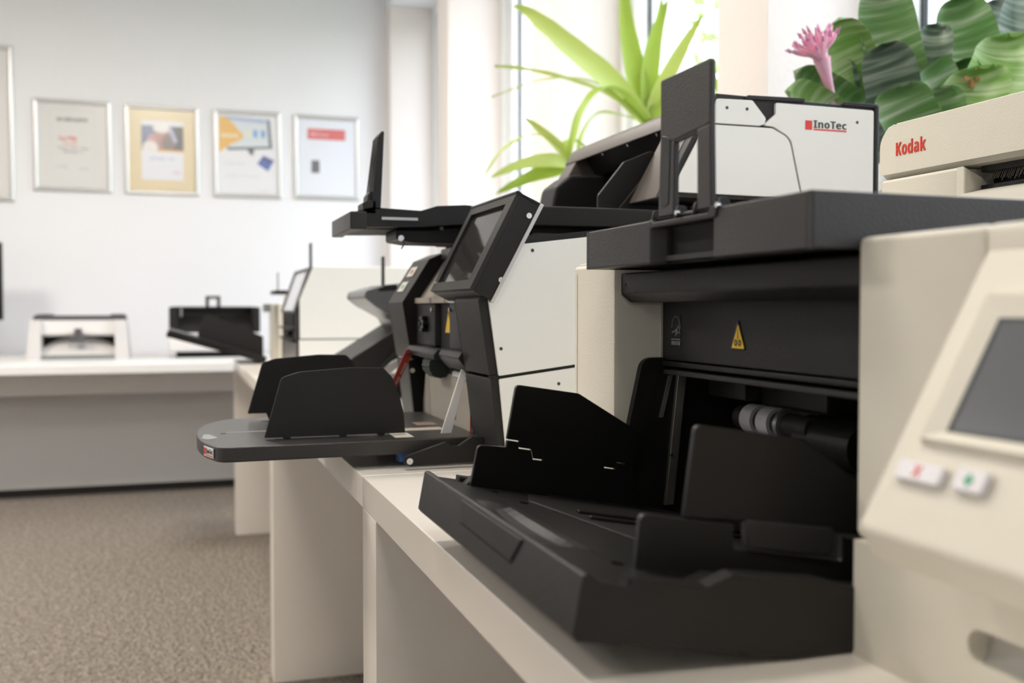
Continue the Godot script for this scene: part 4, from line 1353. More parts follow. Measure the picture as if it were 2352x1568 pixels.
# ======================================================================
# scanners farther along the row
# ======================================================================
func row_scanners() -> void:
	var D := 0.7202
	# grey and black one with a curved output tray
	thing("document_scanner", "dark grey scanner with curved output tray and sloping input chute, third on the row", "scanner", Vector3(0.7, 0.72, -2.4))
	bx("body", [0.545, D, -2.6, 0.98, 0.955, -2.12], M.black_soft, 0.012)
	pz("output_tray", rnd(pts([0.404, 0.955, 0.41, 0.97, 0.455, 0.983, 0.56, 0.996, 0.56, 0.935, 0.525, 0.925, 0.515, 0.895, 0.52, 0.87, 0.50, 0.87, 0.485, 0.905, 0.43, 0.935]), [0.008, 0.006, 0.01, 0, 0, 0.01, 0.01, 0.005, 0.01, 0.02, 0.015], 4), "z", -2.56, -2.30, M.grey_gloss, 0.012)
	pz("tray_inset", rnd(pts([0.425, 0.968, 0.455, 0.984, 0.50, 0.988, 0.48, 0.972]), 0.003, 2), "z", -2.52, -2.298, M.black_deep, 0.002)
	pz("tray_edge", rnd(pts([0.465, 0.982, 0.565, 0.997, 0.57, 0.99, 0.50, 0.978]), 0.002, 2), "z", -2.33, -2.295, M.screen_pale)
	pz("chrome_bow", rnd(pts([0.498, 0.90, 0.506, 0.872, 0.514, 0.872, 0.51, 0.905]), 0.003, 3), "z", -2.40, -2.30, M.silver, 0.002)
	bx("stop_pin", [0.466, 0.982, -2.42, 0.471, 1.054, -2.40], M.black_soft, 0.001)
	pz("input_chute", rnd(pts([0.335, 0.786, 0.355, 0.803, 0.515, 0.903, 0.56, 0.90, 0.56, 0.85, 0.40, 0.762, 0.36, 0.762]), [0.004, 0.006, 0.01, 0, 0, 0.004, 0.004], 3), "z", -2.56, -2.31, M.black, 0.003)
	pz("chute_underside", pts([0.395, 0.763, 0.535, 0.848, 0.545, 0.832, 0.425, 0.757]), "z", -2.54, -2.30, M.silver, 0.001)
	pz("side_lever", rnd(pts([0.44, 0.795, 0.475, 0.83, 0.482, 0.825, 0.447, 0.788]), 0.002, 2), "z", -2.309, -2.30, M.black_soft, 0.001)
	bx("foot", [0.42, D, -2.54, 0.56, 0.765, -2.33], M.black, 0.003)
	# white one with a glass front
	thing("document_scanner", "white-sided scanner with sloping pale glass front and thin upright stop, fourth on the row", "scanner", Vector3(0.65, 0.72, -3.4))
	pz("body", pts([0.352, D, 0.352, 0.915, 0.402, 1.057, 0.97, 1.057, 0.97, D]), "z", -3.66, -3.205, M.black_soft)
	pz("side_panel", rnd(pts([0.36, 0.8355, 0.36, 0.957, 0.402, 1.06, 0.97, 1.06, 0.97, 0.8355]), [0.002, 0.006, 0.01, 0.006, 0.002], 4), "z", -3.205, -3.196, M.white_panel, 0.003)
	pz("lower_side_panel", rect(0.358, D + 0.002, 0.97, 0.8315, 0.002), "z", -3.205, -3.196, M.white_panel, 0.002)
	bx("roof", [0.41, 1.055, -3.66, 0.97, 1.062, -3.2], M.white_panel, 0.003)
	var v := Vector3(0.05, 0.142, 0).normalized()
	T = Transform3D(Basis(Vector3(0, 0, 1), v, Vector3(-v.y, v.x, 0)), Vector3(0.352, 0.915, -3.66))
	var m := mb()
	ringp(m, rect(0.0, 0.0, 0.452, 0.150), rect(0.03, 0.006, 0.385, 0.142), "z", 0.0, 0.008)
	part("front_frame", m, M.graphite)
	bx("front_glass", [0.028, 0.004, 0.001, 0.388, 0.144, 0.004], M.screen_pale)
	T = Transform3D()
	bx("stop_blade", [0.402, 1.06, -3.30, 0.407, 1.138, -3.26], M.black_soft, 0.001)
	bx("front_slot", [0.348, 0.875, -3.6, 0.353, 0.912, -3.26], M.black_deep)
	bx("front_ledge", [0.335, 0.862, -3.64, 0.353, 0.868, -3.24], M.graphite, 0.001)
	bx("front_ledge", [0.338, 0.825, -3.64, 0.353, 0.832, -3.24], M.graphite, 0.001)
	m = mb()
	cyl(m, Vector3(0.345, 0.848, -3.5), Vector3(0.345, 0.848, -3.35), 0.009, -1, 14)
	part("feed_roller", m, M.black_deep)
	bx("front_plate", [0.347, D, -3.65, 0.353, 0.82, -3.215], M.steel)
	# beige one at the end with a raised tray
	thing("production_scanner", "beige scanner with dark raised input tray, at the far end of the row", "scanner", Vector3(0.65, 0.72, -4.1))
	bx("body", [0.42, D, -4.33, 0.98, 0.985, -3.88], M.beige, 0.006)
	bx("side_column", [0.362, D, -4.33, 0.43, 0.948, -4.24], M.beige_grey, 0.004)
	bx("side_column", [0.366, D, -3.97, 0.43, 0.948, -3.88], M.beige, 0.004)
	bx("front_recess", [0.405, 0.80, -4.24, 0.425, 0.948, -3.97], M.black_soft)
	bx("console_box", [0.335, 0.915, -4.325, 0.365, 0.948, -4.25], M.ink_grey, 0.002)
	bx("output_tray", [0.357, 0.985, -4.22, 0.80, 1.0, -4.0], M.black_soft, 0.004)
	bx("stop_blade", [0.376, 0.998, -4.13, 0.381, 1.072, -4.11], M.ink_grey, 0.001)
	var a := deg_to_rad(-17.0)
	T = Transform3D(Basis(Vector3(0, 0, 1), a), Vector3(-0.043, 0.826, 0))
	m = mb()
	prism(m, rnd(pts([0.0, 0.0, 0.0, 0.02, 0.012, 0.028, 0.37, 0.028, 0.37, 0.004]), [0.004, 0.004, 0.004, 0, 0], 3), "z", -4.30, -3.93, 0.003)
	var tr := part("input_tray", m, M.black)
	bx("tray_lip", [0.004, 0.026, -4.29, 0.18, 0.0285, -3.99], M.graphite, 0.001, tr)
	T = Transform3D()
	pz("side_guide", rnd(pts([0.072, 0.815, 0.098, 0.90, 0.122, 0.905, 0.31, 0.822, 0.31, 0.735]), [0.002, 0.01, 0.02, 0.004, 0.001], 4), "z", -4.0, -3.99, M.black_soft, 0.003, tr)
	pz("side_guide", rnd(pts([0.072, 0.815, 0.098, 0.90, 0.122, 0.905, 0.31, 0.822, 0.31, 0.735]), [0.002, 0.01, 0.02, 0.004, 0.001], 4), "z", -4.25, -4.24, M.black_soft, 0.003, tr)


# ======================================================================
# desktop scanners and monitor on the wall desk
# ======================================================================
func back_scanners() -> void:
	var D := 0.6702
	thing("desktop_scanner", "white desktop scanner with grey lid and silver exit tray, alone on the wall desk", "scanner", Vector3(-0.48, 0.67, -5.75))
	pz("side_cheek", rnd(pts([-0.728, D, -0.708, 0.865, -0.695, 0.87, -0.66, 0.87, -0.66, D]), [0.01, 0.01, 0.004, 0, 0], 4), "z", -5.88, -5.60, M.white_plastic, 0.012)
	pz("side_cheek", rnd(pts([-0.24, D, -0.256, 0.865, -0.27, 0.87, -0.31, 0.87, -0.31, D]), [0.01, 0.01, 0.004, 0, 0], 4), "z", -5.88, -5.60, M.white_plastic, 0.012)
	pz("front_cover", rnd(pts([-5.66, 0.868, -5.625, 0.80, -5.64, 0.788, -5.9, 0.788, -5.9, 0.868]), [0.006, 0.01, 0.004, 0, 0], 4), "x", -0.70, -0.265, M.white_plastic, 0.004)
	pz("lid", rnd(pts([-5.665, 0.868, -5.69, 0.893, -5.89, 0.893, -5.89, 0.868]), [0.003, 0.006, 0.004, 0], 3), "x", -0.702, -0.262, M.lid_grey, 0.004)
	pz("lid_end", rnd(pts([-5.67, 0.892, -5.70, 0.9, -5.89, 0.9, -5.89, 0.892]), 0.002, 2), "x", -0.69, -0.625, M.lid_grey, 0.002)
	pz("lid_end", rnd(pts([-5.67, 0.892, -5.70, 0.9, -5.89, 0.9, -5.89, 0.892]), 0.002, 2), "x", -0.335, -0.27, M.lid_grey, 0.002)
	bx("cavity", [-0.66, D, -5.87, -0.31, 0.788, -5.72], M.black_deep)
	var m := mb()
	var n := 10
	for i in n:
		var x0 := lerpf(-0.665, -0.305, float(i) / n)
		var x1 := lerpf(-0.665, -0.305, float(i + 1) / n)
		var h := func(x: float) -> float: return 0.782 - 0.055 * pow(absf((x + 0.485) / 0.18), 2.5)
		m.quad(Vector3(x0, D + 0.012, -5.605), Vector3(x1, D + 0.012, -5.605), Vector3(x1, h.call(x1), -5.715), Vector3(x0, h.call(x0), -5.715), Vector3(0, 0.7, 0.7), Vector3(0, 0.7, 0.7), Vector3(0, 0.9, 0.4), Vector3(0, 0.9, 0.4))
		m.flat(Vector3(x0, D, -5.604), Vector3(x1, D, -5.604), Vector3(x1, D + 0.012, -5.605), Vector3(x0, D + 0.012, -5.605), Vector3(0, 0, 1))
	part("exit_tray", m, M.white_plastic)
	bx("tray_foot", [-0.66, D, -5.7, -0.31, D + 0.022, -5.598], M.ink_grey, 0.004)
	pz("paper_catch", rnd(pts([-0.53, 0.783, -0.52, 0.762, -0.455, 0.762, -0.445, 0.783, -0.467, 0.79, -0.469, 0.827, -0.501, 0.827, -0.503, 0.79]), [0.003, 0.01, 0.01, 0.003, 0.003, 0.003, 0.003, 0.003], 3), "z", -5.63, -5.595, M.lid_grey, 0.003)

	thing("desktop_scanner", "black and white desktop scanner with raised square handle, behind the end of the row", "scanner", Vector3(0.19, 0.67, -5.8))
	pz("base", rnd(pts([-5.60, 0.70, -5.63, 0.80, -5.9, 0.80, -5.9, 0.70]), [0.01, 0.02, 0.005, 0], 4), "x", -0.05, 0.42, M.white_plastic, 0.006)
	bx("base_foot", [-0.01, D, -5.88, 0.40, 0.7, -5.635], M.black_deep, 0.004)
	bx("tray_back", [-0.045, 0.80, -5.9, 0.425, 0.937, -5.78], M.black_deep, 0.004)
	bx("tray_cheek", [-0.045, 0.80, -5.78, 0.0, 0.937, -5.65], M.black, 0.006)
	bx("tray_cheek", [0.385, 0.80, -5.78, 0.425, 0.937, -5.65], M.black, 0.006)
	pz("slanted_bed", pts([-5.66, 0.815, -5.78, 0.885, -5.78, 0.80, -5.66, 0.80]), "x", 0.0, 0.385, M.black)
	bx("top_bar", [-0.03, 0.925, -5.80, 0.41, 0.94, -5.76], M.black, 0.003)
	bx("side_bar", [0.012, 0.885, -5.66, 0.022, 0.935, -5.648], M.ink_grey, 0.002)
	m = mb()
	ringp(m, rect(0.144, 0.93, 0.221, 0.997), rect(0.1615, 0.938, 0.2035, 0.982), "z", -5.78, -5.75)
	part("handle", m, M.black)

	thing("monitor", "black monitor cut off by the left edge, on the wall desk", "monitor", Vector3(-1.2, 0.67, -5.9))
	bx("case", [-1.56, 0.868, -5.93, -0.874, 1.276, -5.89], M.black, 0.004)
	bx("screen", [-1.545, 0.885, -5.8905, -0.889, 1.262, -5.889], M.black_gloss)
	bx("stand_neck", [-1.25, 0.68, -5.96, -1.18, 1.0, -5.93], M.black, 0.004)
	bx("stand_foot", [-1.36, D, -6.0, -1.07, 0.682, -5.78], M.black, 0.003)


# ======================================================================
# framed prints
# ======================================================================
func disc(im: Image, cx: float, cy_: float, rx: float, ry: float, c: Color) -> void:
	for y in range(maxi(0, int(cy_ - ry)), mini(im.get_height(), int(cy_ + ry) + 1)):
		for x in range(maxi(0, int(cx - rx)), mini(im.get_width(), int(cx + rx) + 1)):
			if pow((x - cx) / rx, 2) + pow((y - cy_) / ry, 2) <= 1.0:
				im.set_pixel(x, y, c)


func fill_poly(im: Image, p: PackedVector2Array, c: Color) -> void:
	for y in im.get_height():
		for x in im.get_width():
			if Geometry2D.is_point_in_polygon(Vector2(x, y), p):
				im.set_pixel(x, y, c)


func words(im: Image, x0: int, x1: int, y: int, h: int, c: Color, r: RandomNumberGenerator) -> void:
	var x := x0
	while x < x1:
		var w := r.randi_range(2, 5)
		im.fill_rect(Rect2i(x, y + r.randi_range(0, h / 3), w, h - r.randi_range(0, h / 3)), c)
		x += w + r.randi_range(1, 3)
		if r.randf() < 0.15:
			x += 4


func picture(label: String, x0: float, y0: float, x1: float, y1: float, im: Image) -> void:
	var z := -6.2999
	thing("picture_frame", label, "picture frame", Vector3((x0 + x1) / 2, (y0 + y1) / 2, z), "silver framed certificates on the back wall")
	var w := 0.024
	# four bowed aluminium mouldings
	for s in 4:
		var m := mb()
		var n := 5
		for i in n:
			var a0 := PI * i / n
			var a1 := PI * (i + 1) / n
			var p0 := [0.5 - 0.5 * cos(a0), 0.008 + 0.009 * sin(a0)]
			var p1 := [0.5 - 0.5 * cos(a1), 0.008 + 0.009 * sin(a1)]
			var f := func(p: Array, e: int) -> Vector3:
				var d: float = p[0] * w
				match s:
					0: return Vector3(x0 + d, (y0 + d) if e == 0 else (y1 - d), z + p[1])
					1: return Vector3(x1 - d, (y0 + d) if e == 0 else (y1 - d), z + p[1])
					2: return Vector3((x0 + d) if e == 0 else (x1 - d), y0 + d, z + p[1])
				return Vector3((x0 + d) if e == 0 else (x1 - d), y1 - d, z + p[1])
			var dir: Vector3 = [Vector3(-1, 0, 0), Vector3(1, 0, 0), Vector3(0, -1, 0), Vector3(0, 1, 0)][s]
			var na := dir * cos(a0) + Vector3(0, 0, 1) * sin(a0) * 1.3
			var nb := dir * cos(a1) + Vector3(0, 0, 1) * sin(a1) * 1.3
			m.quad(f.call(p0, 0), f.call(p0, 1), f.call(p1, 1), f.call(p1, 0), na, na, nb, nb)
		var dd := [[x0, y0, x0 + 0.001, y1], [x1 - 0.001, y0, x1, y1], [x0, y0, x1, y0 + 0.001], [x0, y1 - 0.001, x1, y1]]
		box(m, dd[s][0], dd[s][1], z, dd[s][2], dd[s][3], z + 0.009)
		part("frame_bar", m, M.alu)
	var m := mb()
	m.flat(Vector3(x0 + 0.01, y0 + 0.01, z + 0.006), Vector3(x1 - 0.01, y0 + 0.01, z + 0.006), Vector3(x1 - 0.01, y1 - 0.01, z + 0.006), Vector3(x0 + 0.01, y1 - 0.01, z + 0.006), Vector3(0, 0, 1))
	var pm := StandardMaterial3D.new()
	pm.albedo_texture = ImageTexture.create_from_image(im)
	pm.roughness = 0.5
	part("print", m, pm)
	m = mb()
	box(m, x0 + 0.012, y0 + 0.012, z + 0.0065, x1 - 0.012, y1 - 0.012, z + 0.008)
	part("glazing", m, M.matt_glazing)


func pictures() -> void:
	var r := RandomNumberGenerator.new()
	r.seed = 3
	var W := 200
	var H := 256
	var im := Image.create(W, H, false, Image.FORMAT_RGB8)
	im.fill(Color(0.89, 0.88, 0.87))
	im.fill_rect(Rect2i(20, 20, W - 40, H - 40), Color(0.9, 0.89, 0.87))
	picture("large pale picture in silver frame, cut off by the left edge", -1.52, 1.527, -0.862, 2.392, im)
	# certificate with red word
	im = Image.create(W, H, false, Image.FORMAT_RGB8)
	im.fill(Color(0.89, 0.885, 0.87))
	for q in [[40, 22, 120, 1], [40, 230, 120, 1], [40, 22, 1, 208], [159, 22, 1, 208]]:
		im.fill_rect(Rect2i(q[0], q[1], q[2], q[3]), Color(0.82, 0.81, 0.78))
	words(im, 58, 140, 46, 11, Color(0.35, 0.37, 0.36), r)
	words(im, 62, 112, 100, 12, Color(0.86, 0.35, 0.28), r)
	words(im, 75, 110, 118, 9, Color(0.9, 0.62, 0.58), r)
	words(im, 60, 140, 132, 4, Color(0.5, 0.52, 0.5), r)
	words(im, 74, 124, 142, 5, Color(0.48, 0.5, 0.48), r)
	words(im, 52, 84, 186, 5, Color(0.7, 0.71, 0.72), r)
	words(im, 118, 146, 190, 5, Color(0.66, 0.67, 0.69), r)
	picture("silver framed cream certificate with a small red word in its middle", -0.764, 1.593, -0.352, 2.113, im)
	# mounted photo card
	im = Image.create(W, H, false, Image.FORMAT_RGB8)
	im.fill(Color(0.9, 0.83, 0.66))
	im.fill_rect(Rect2i(42, 40, 118, 176), Color(0.9, 0.905, 0.93))
	im.fill_rect(Rect2i(42, 55, 118, 72), Color(0.42, 0.47, 0.62))
	im.fill_rect(Rect2i(118, 55, 42, 72), Color(0.16, 0.18, 0.22))
	disc(im, 100, 92, 27, 33, Color(0.72, 0.52, 0.48))
	disc(im, 118, 104, 20, 26, Color(0.45, 0.38, 0.35))
	disc(im, 70, 102, 14, 22, Color(0.78, 0.6, 0.6))
	disc(im, 98, 60, 24, 15, Color(0.92, 0.91, 0.9))
	fill_poly(im, pts([116, 58, 126, 58, 142, 98, 134, 106]), Color(0.72, 0.74, 0.86))
	disc(im, 66, 122, 22, 22, Color(0.92, 0.9, 0.88))
	im.fill_rect(Rect2i(86, 126, 74, 6), Color(0.93, 0.7, 0.25))
	im.fill_rect(Rect2i(42, 132, 118, 84), Color(0.91, 0.915, 0.94))
	words(im, 66, 130, 148, 8, Color(0.72, 0.75, 0.85), r)
	words(im, 130, 150, 190, 6, Color(0.88, 0.7, 0.68), r)
	picture("silver framed card with a portrait photo on a tan mount", -0.283, 1.592, 0.130, 2.110, im)
	# brochure with screen and yellow arrow
	im = Image.create(W, H, false, Image.FORMAT_RGB8)
	im.fill(Color(0.93, 0.93, 0.94))
	fill_poly(im, pts([10, 12, 168, 18, 176, 106, 38, 116]), Color(0.25, 0.33, 0.36))
	fill_poly(im, pts([12, 12, 160, 20, 166, 100, 40, 108]), Color(0.86, 0.89, 0.9))
	fill_poly(im, pts([20, 12, 156, 18, 157, 30, 30, 24]), Color(0.66, 0.73, 0.85))
	im.fill_rect(Rect2i(118, 52, 12, 22), Color(0.35, 0.62, 0.86))
	im.fill_rect(Rect2i(142, 52, 12, 22), Color(0.35, 0.62, 0.86))
	im.fill_rect(Rect2i(92, 54, 18, 14), Color(0.92, 0.92, 0.78))
	fill_poly(im, pts([12, 14, 36, 16, 84, 66, 86, 78, 50, 96, 12, 124]), Color(0.93, 0.72, 0.22))
	im.fill_rect(Rect2i(18, 66, 54, 12), Color(0.93, 0.85, 0.66))
	fill_poly(im, pts([98, 112, 120, 110, 116, 128, 108, 128]), Color(0.3, 0.3, 0.27))
	fill_poly(im, pts([128, 154, 148, 128, 182, 142, 162, 176]), Color(0.2, 0.34, 0.68))
	fill_poly(im, pts([140, 140, 150, 132, 176, 142, 168, 150]), Color(0.12, 0.22, 0.45))
	words(im, 30, 90, 154, 5, Color(0.8, 0.82, 0.85), r)
	words(im, 30, 130, 190, 6, Color(0.82, 0.83, 0.87), r)
	words(im, 140, 168, 236, 5, Color(0.92, 0.75, 0.8), r)
	picture("silver framed brochure with a yellow arrow and a blue box", 0.210, 1.590, 0.606, 2.109, im)
	# red banner sheet
	im = Image.create(W, H, false, Image.FORMAT_RGB8)
	im.fill(Color(0.92, 0.93, 0.96))
	im.fill_rect(Rect2i(38, 36, 122, 34), Color(0.84, 0.28, 0.27))
	words(im, 46, 106, 50, 8, Color(0.95, 0.85, 0.87), r)
	words(im, 46, 84, 40, 6, Color(0.93, 0.6, 0.58), r)
	im.fill_rect(Rect2i(50, 136, 26, 40), Color(0.22, 0.23, 0.26))
	words(im, 50, 90, 84, 4, Color(0.86, 0.88, 0.92), r)
	picture("silver framed white sheet with a red banner, rightmost on the wall", 0.680, 1.594, 1.078, 2.106, im)


# ======================================================================
# plants
# ======================================================================
func leaf(m: MB, ctrl: Array, width: float, face: Vector3, shape: int, fold := 0.25, steps := 6) -> void:
	# shape 0: strap that tapers to a point; 1: blunt tongue; face = where the upper side looks
	var a := spline(ctrl, steps)
	var n := a.size() - 1
	var rows := []
	var len_ := 0.0
	for i in n + 1:
		var t := float(i) / n
		var tan_: Vector3 = (a[mini(i + 1, n)] - a[maxi(i - 1, 0)]).normalized()
		var side := tan_.cross(face).normalized()
		var nn := side.cross(tan_).normalized()
		if i > 0:
			len_ += (a[i] - a[i - 1]).length()
		var w := width * 0.5
		if shape == 0:
			w *= (0.55 + 0.45 * smoothstep(0.0, 0.35, t)) * pow(maxf(0.0, 1.0 - pow(t, 2.2)), 0.8)
		else:
			w *= (0.62 + 0.38 * smoothstep(0.0, 0.5, t)) * sqrt(maxf(0.0, 1.0 - pow(maxf(0.0, (t - 0.72) / 0.28), 2.4)))
		var row := []
		for k in 7:
			var s := (k - 3) / 3.0
			row.append([a[i] + side * s * w + nn * (s * s * fold * width * 0.5 + 0.02 * width * sin(len_ * 60.0 + k)), (nn - side * s * fold * 1.4).normalized(), Vector2(s * 0.5 + 0.5, len_ * 4.0)])
		rows.append(row)
	for i in n:
		for k in 6:
			var p: Array = rows[i][k]
			var q: Array = rows[i][k + 1]
			var u: Array = rows[i + 1][k + 1]
			var v: Array = rows[i + 1][k]
			m.tri(p[0], q[0], u[0], p[1], q[1], u[1], p[2], q[2], u[2])
			m.tri(p[0], u[0], v[0], p[1], u[1], v[1], p[2], u[2], v[2])


func pot(x: float, z: float, y0: float, y1: float, r: float) -> void:
	var m := mb()
	lathe(m, pts([0.0, y0, r * 0.78, y0, r * 0.8, y0 + 0.004, r, y1 - 0.02, r * 1.04, y1 - 0.018, r * 1.04, y1, r * 0.96, y1, r * 0.94, y1 - 0.03, 0.0, y1 - 0.03]), Vector3(x, 0, z), 32)
	part("flower_pot", m, M.pot)
	m = mb()
	lathe(m, pts([r * 0.95, y1 - 0.028, 0.0, y1 - 0.02]), Vector3(x, 0, z), 24)
	part("soil", m, M.soil)


func plants() -> void:
	var SB := SILL + 0.0225
	# strappy cane plant
	thing("strap_leaf_plant", "bright green plant with long arching strap leaves on the window sill", "plant", Vector3(1.385, SB, -2.87))
	pot(1.385, -2.87, SB, 1.16, 0.105)
	var c := Vector3(1.385, 1.5, -2.87)
	var m := mb()
	tube(m, spline([Vector3(1.385, 1.12, -2.87), Vector3(1.39, 1.3, -2.865), c], 4), 0.016, 10)
	tube(m, spline([Vector3(1.36, 1.12, -2.88), Vector3(1.20, 1.25, -2.86), Vector3(1.13, 1.36, -2.85)], 4), 0.010, 10)
	part("cane", m, M.strap_leaf_pale)
	var up := Vector3(0, 1, 0.15)
	var fr := Vector3(-0.3, 0.2, 1).normalized()
	var L := [
		[[c, Vector3(1.26, 1.60, -2.83), Vector3(1.10, 1.685, -2.78), Vector3(0.97, 1.75, -2.74), Vector3(0.90, 1.775, -2.72)], 0.062, fr, "strap_leaf_pale"],
		[[c, Vector3(1.27, 1.585, -2.9), Vector3(1.15, 1.63, -2.93), Vector3(1.02, 1.655, -2.95), Vector3(0.92, 1.66, -2.96)], 0.045, up, "strap_leaf_pale"],
		[[c, Vector3(1.31, 1.55, -2.82), Vector3(1.24, 1.583, -2.80), Vector3(1.18, 1.565, -2.79), Vector3(1.135, 1.50, -2.79), Vector3(1.105, 1.40, -2.79), Vector3(1.095, 1.33, -2.79)], 0.042, up, "strap_leaf"],
		[[c, Vector3(1.345, 1.66, -2.87), Vector3(1.315, 1.80, -2.87), Vector3(1.305, 1.98, -2.88)], 0.055, fr, "strap_leaf"],
		[[c, Vector3(1.385, 1.66, -2.85), Vector3(1.405, 1.78, -2.84), Vector3(1.43, 1.87, -2.82)], 0.045, fr, "strap_leaf"],
		[[c, Vector3(1.41, 1.63, -2.9), Vector3(1.44, 1.76, -2.92), Vector3(1.475, 1.92, -2.95)], 0.042, fr, "strap_leaf"],
		[[c, Vector3(1.42, 1.61, -2.83), Vector3(1.47, 1.72, -2.80), Vector3(1.52, 1.82, -2.76)], 0.042, fr, "strap_leaf_pale"],
		[[c, Vector3(1.46, 1.58, -2.8), Vector3(1.52, 1.62, -2.74), Vector3(1.545, 1.56, -2.70)], 0.045, fr, "strap_leaf"],
		[[c, Vector3(1.31, 1.555, -2.85), Vector3(1.20, 1.62, -2.88), Vector3(1.06, 1.62, -2.9), Vector3(0.90, 1.56, -2.92)], 0.022, up, "strap_leaf_pale"],
		[[c, Vector3(1.33, 1.53, -2.92), Vector3(1.26, 1.54, -2.96), Vector3(1.215, 1.47, -2.98), Vector3(1.20, 1.38, -2.98)], 0.03, up, "strap_leaf"],
		[[Vector3(1.13, 1.36, -2.85), Vector3(1.08, 1.40, -2.82), Vector3(1.00, 1.435, -2.80), Vector3(0.90, 1.39, -2.78), Vector3(0.835, 1.31, -2.77)], 0.024, up, "strap_leaf_pale"],
		[[Vector3(1.13, 1.36, -2.85), Vector3(1.05, 1.365, -2.82), Vector3(0.95, 1.345, -2.80), Vector3(0.85, 1.30, -2.78)], 0.038, fr, "strap_leaf_pale"],
		[[Vector3(1.13, 1.36, -2.85), Vector3(1.06, 1.34, -2.84), Vector3(0.98, 1.31, -2.83), Vector3(0.88, 1.26, -2.82)], 0.042, fr, "strap_leaf"],
		[[Vector3(1.13, 1.36, -2.85), Vector3(1.09, 1.42, -2.87), Vector3(1.03, 1.47, -2.88), Vector3(0.99, 1.50, -2.89)], 0.026, fr, "strap_leaf_pale"],
		[[Vector3(1.13, 1.36, -2.85), Vector3(1.12, 1.42, -2.88), Vector3(1.16, 1.44, -2.9), Vector3(1.22, 1.40, -2.9)], 0.028, up, "strap_leaf"],
		[[Vector3(1.13, 1.36, -2.85), Vector3(1.17, 1.40, -2.8), Vector3(1.22, 1.42, -2.76), Vector3(1.28, 1.38, -2.72)], 0.03, up, "strap_leaf_pale"],
	]
	for q in L:
		m = mb()
		leaf(m, q[0], q[1] * 1.3, q[2], 0, 0.3)
		part("leaf", m, M[q[3]])
	# bromeliad with the pink flower head
	thing("bromeliad", "broad-leaved green plant with silvery bands and a pink flower head on the sill", "plant", Vector3(1.37, SB, -1.55))
	pot(1.37, -1.55, SB, 1.17, 0.12)
	var b := Vector3(1.31, 1.155, -1.55)
	var cam_dir := Vector3(-0.66, -0.05, 0.75).normalized()
	var low := Vector3(-0.6, 0.45, 0.66).normalized()
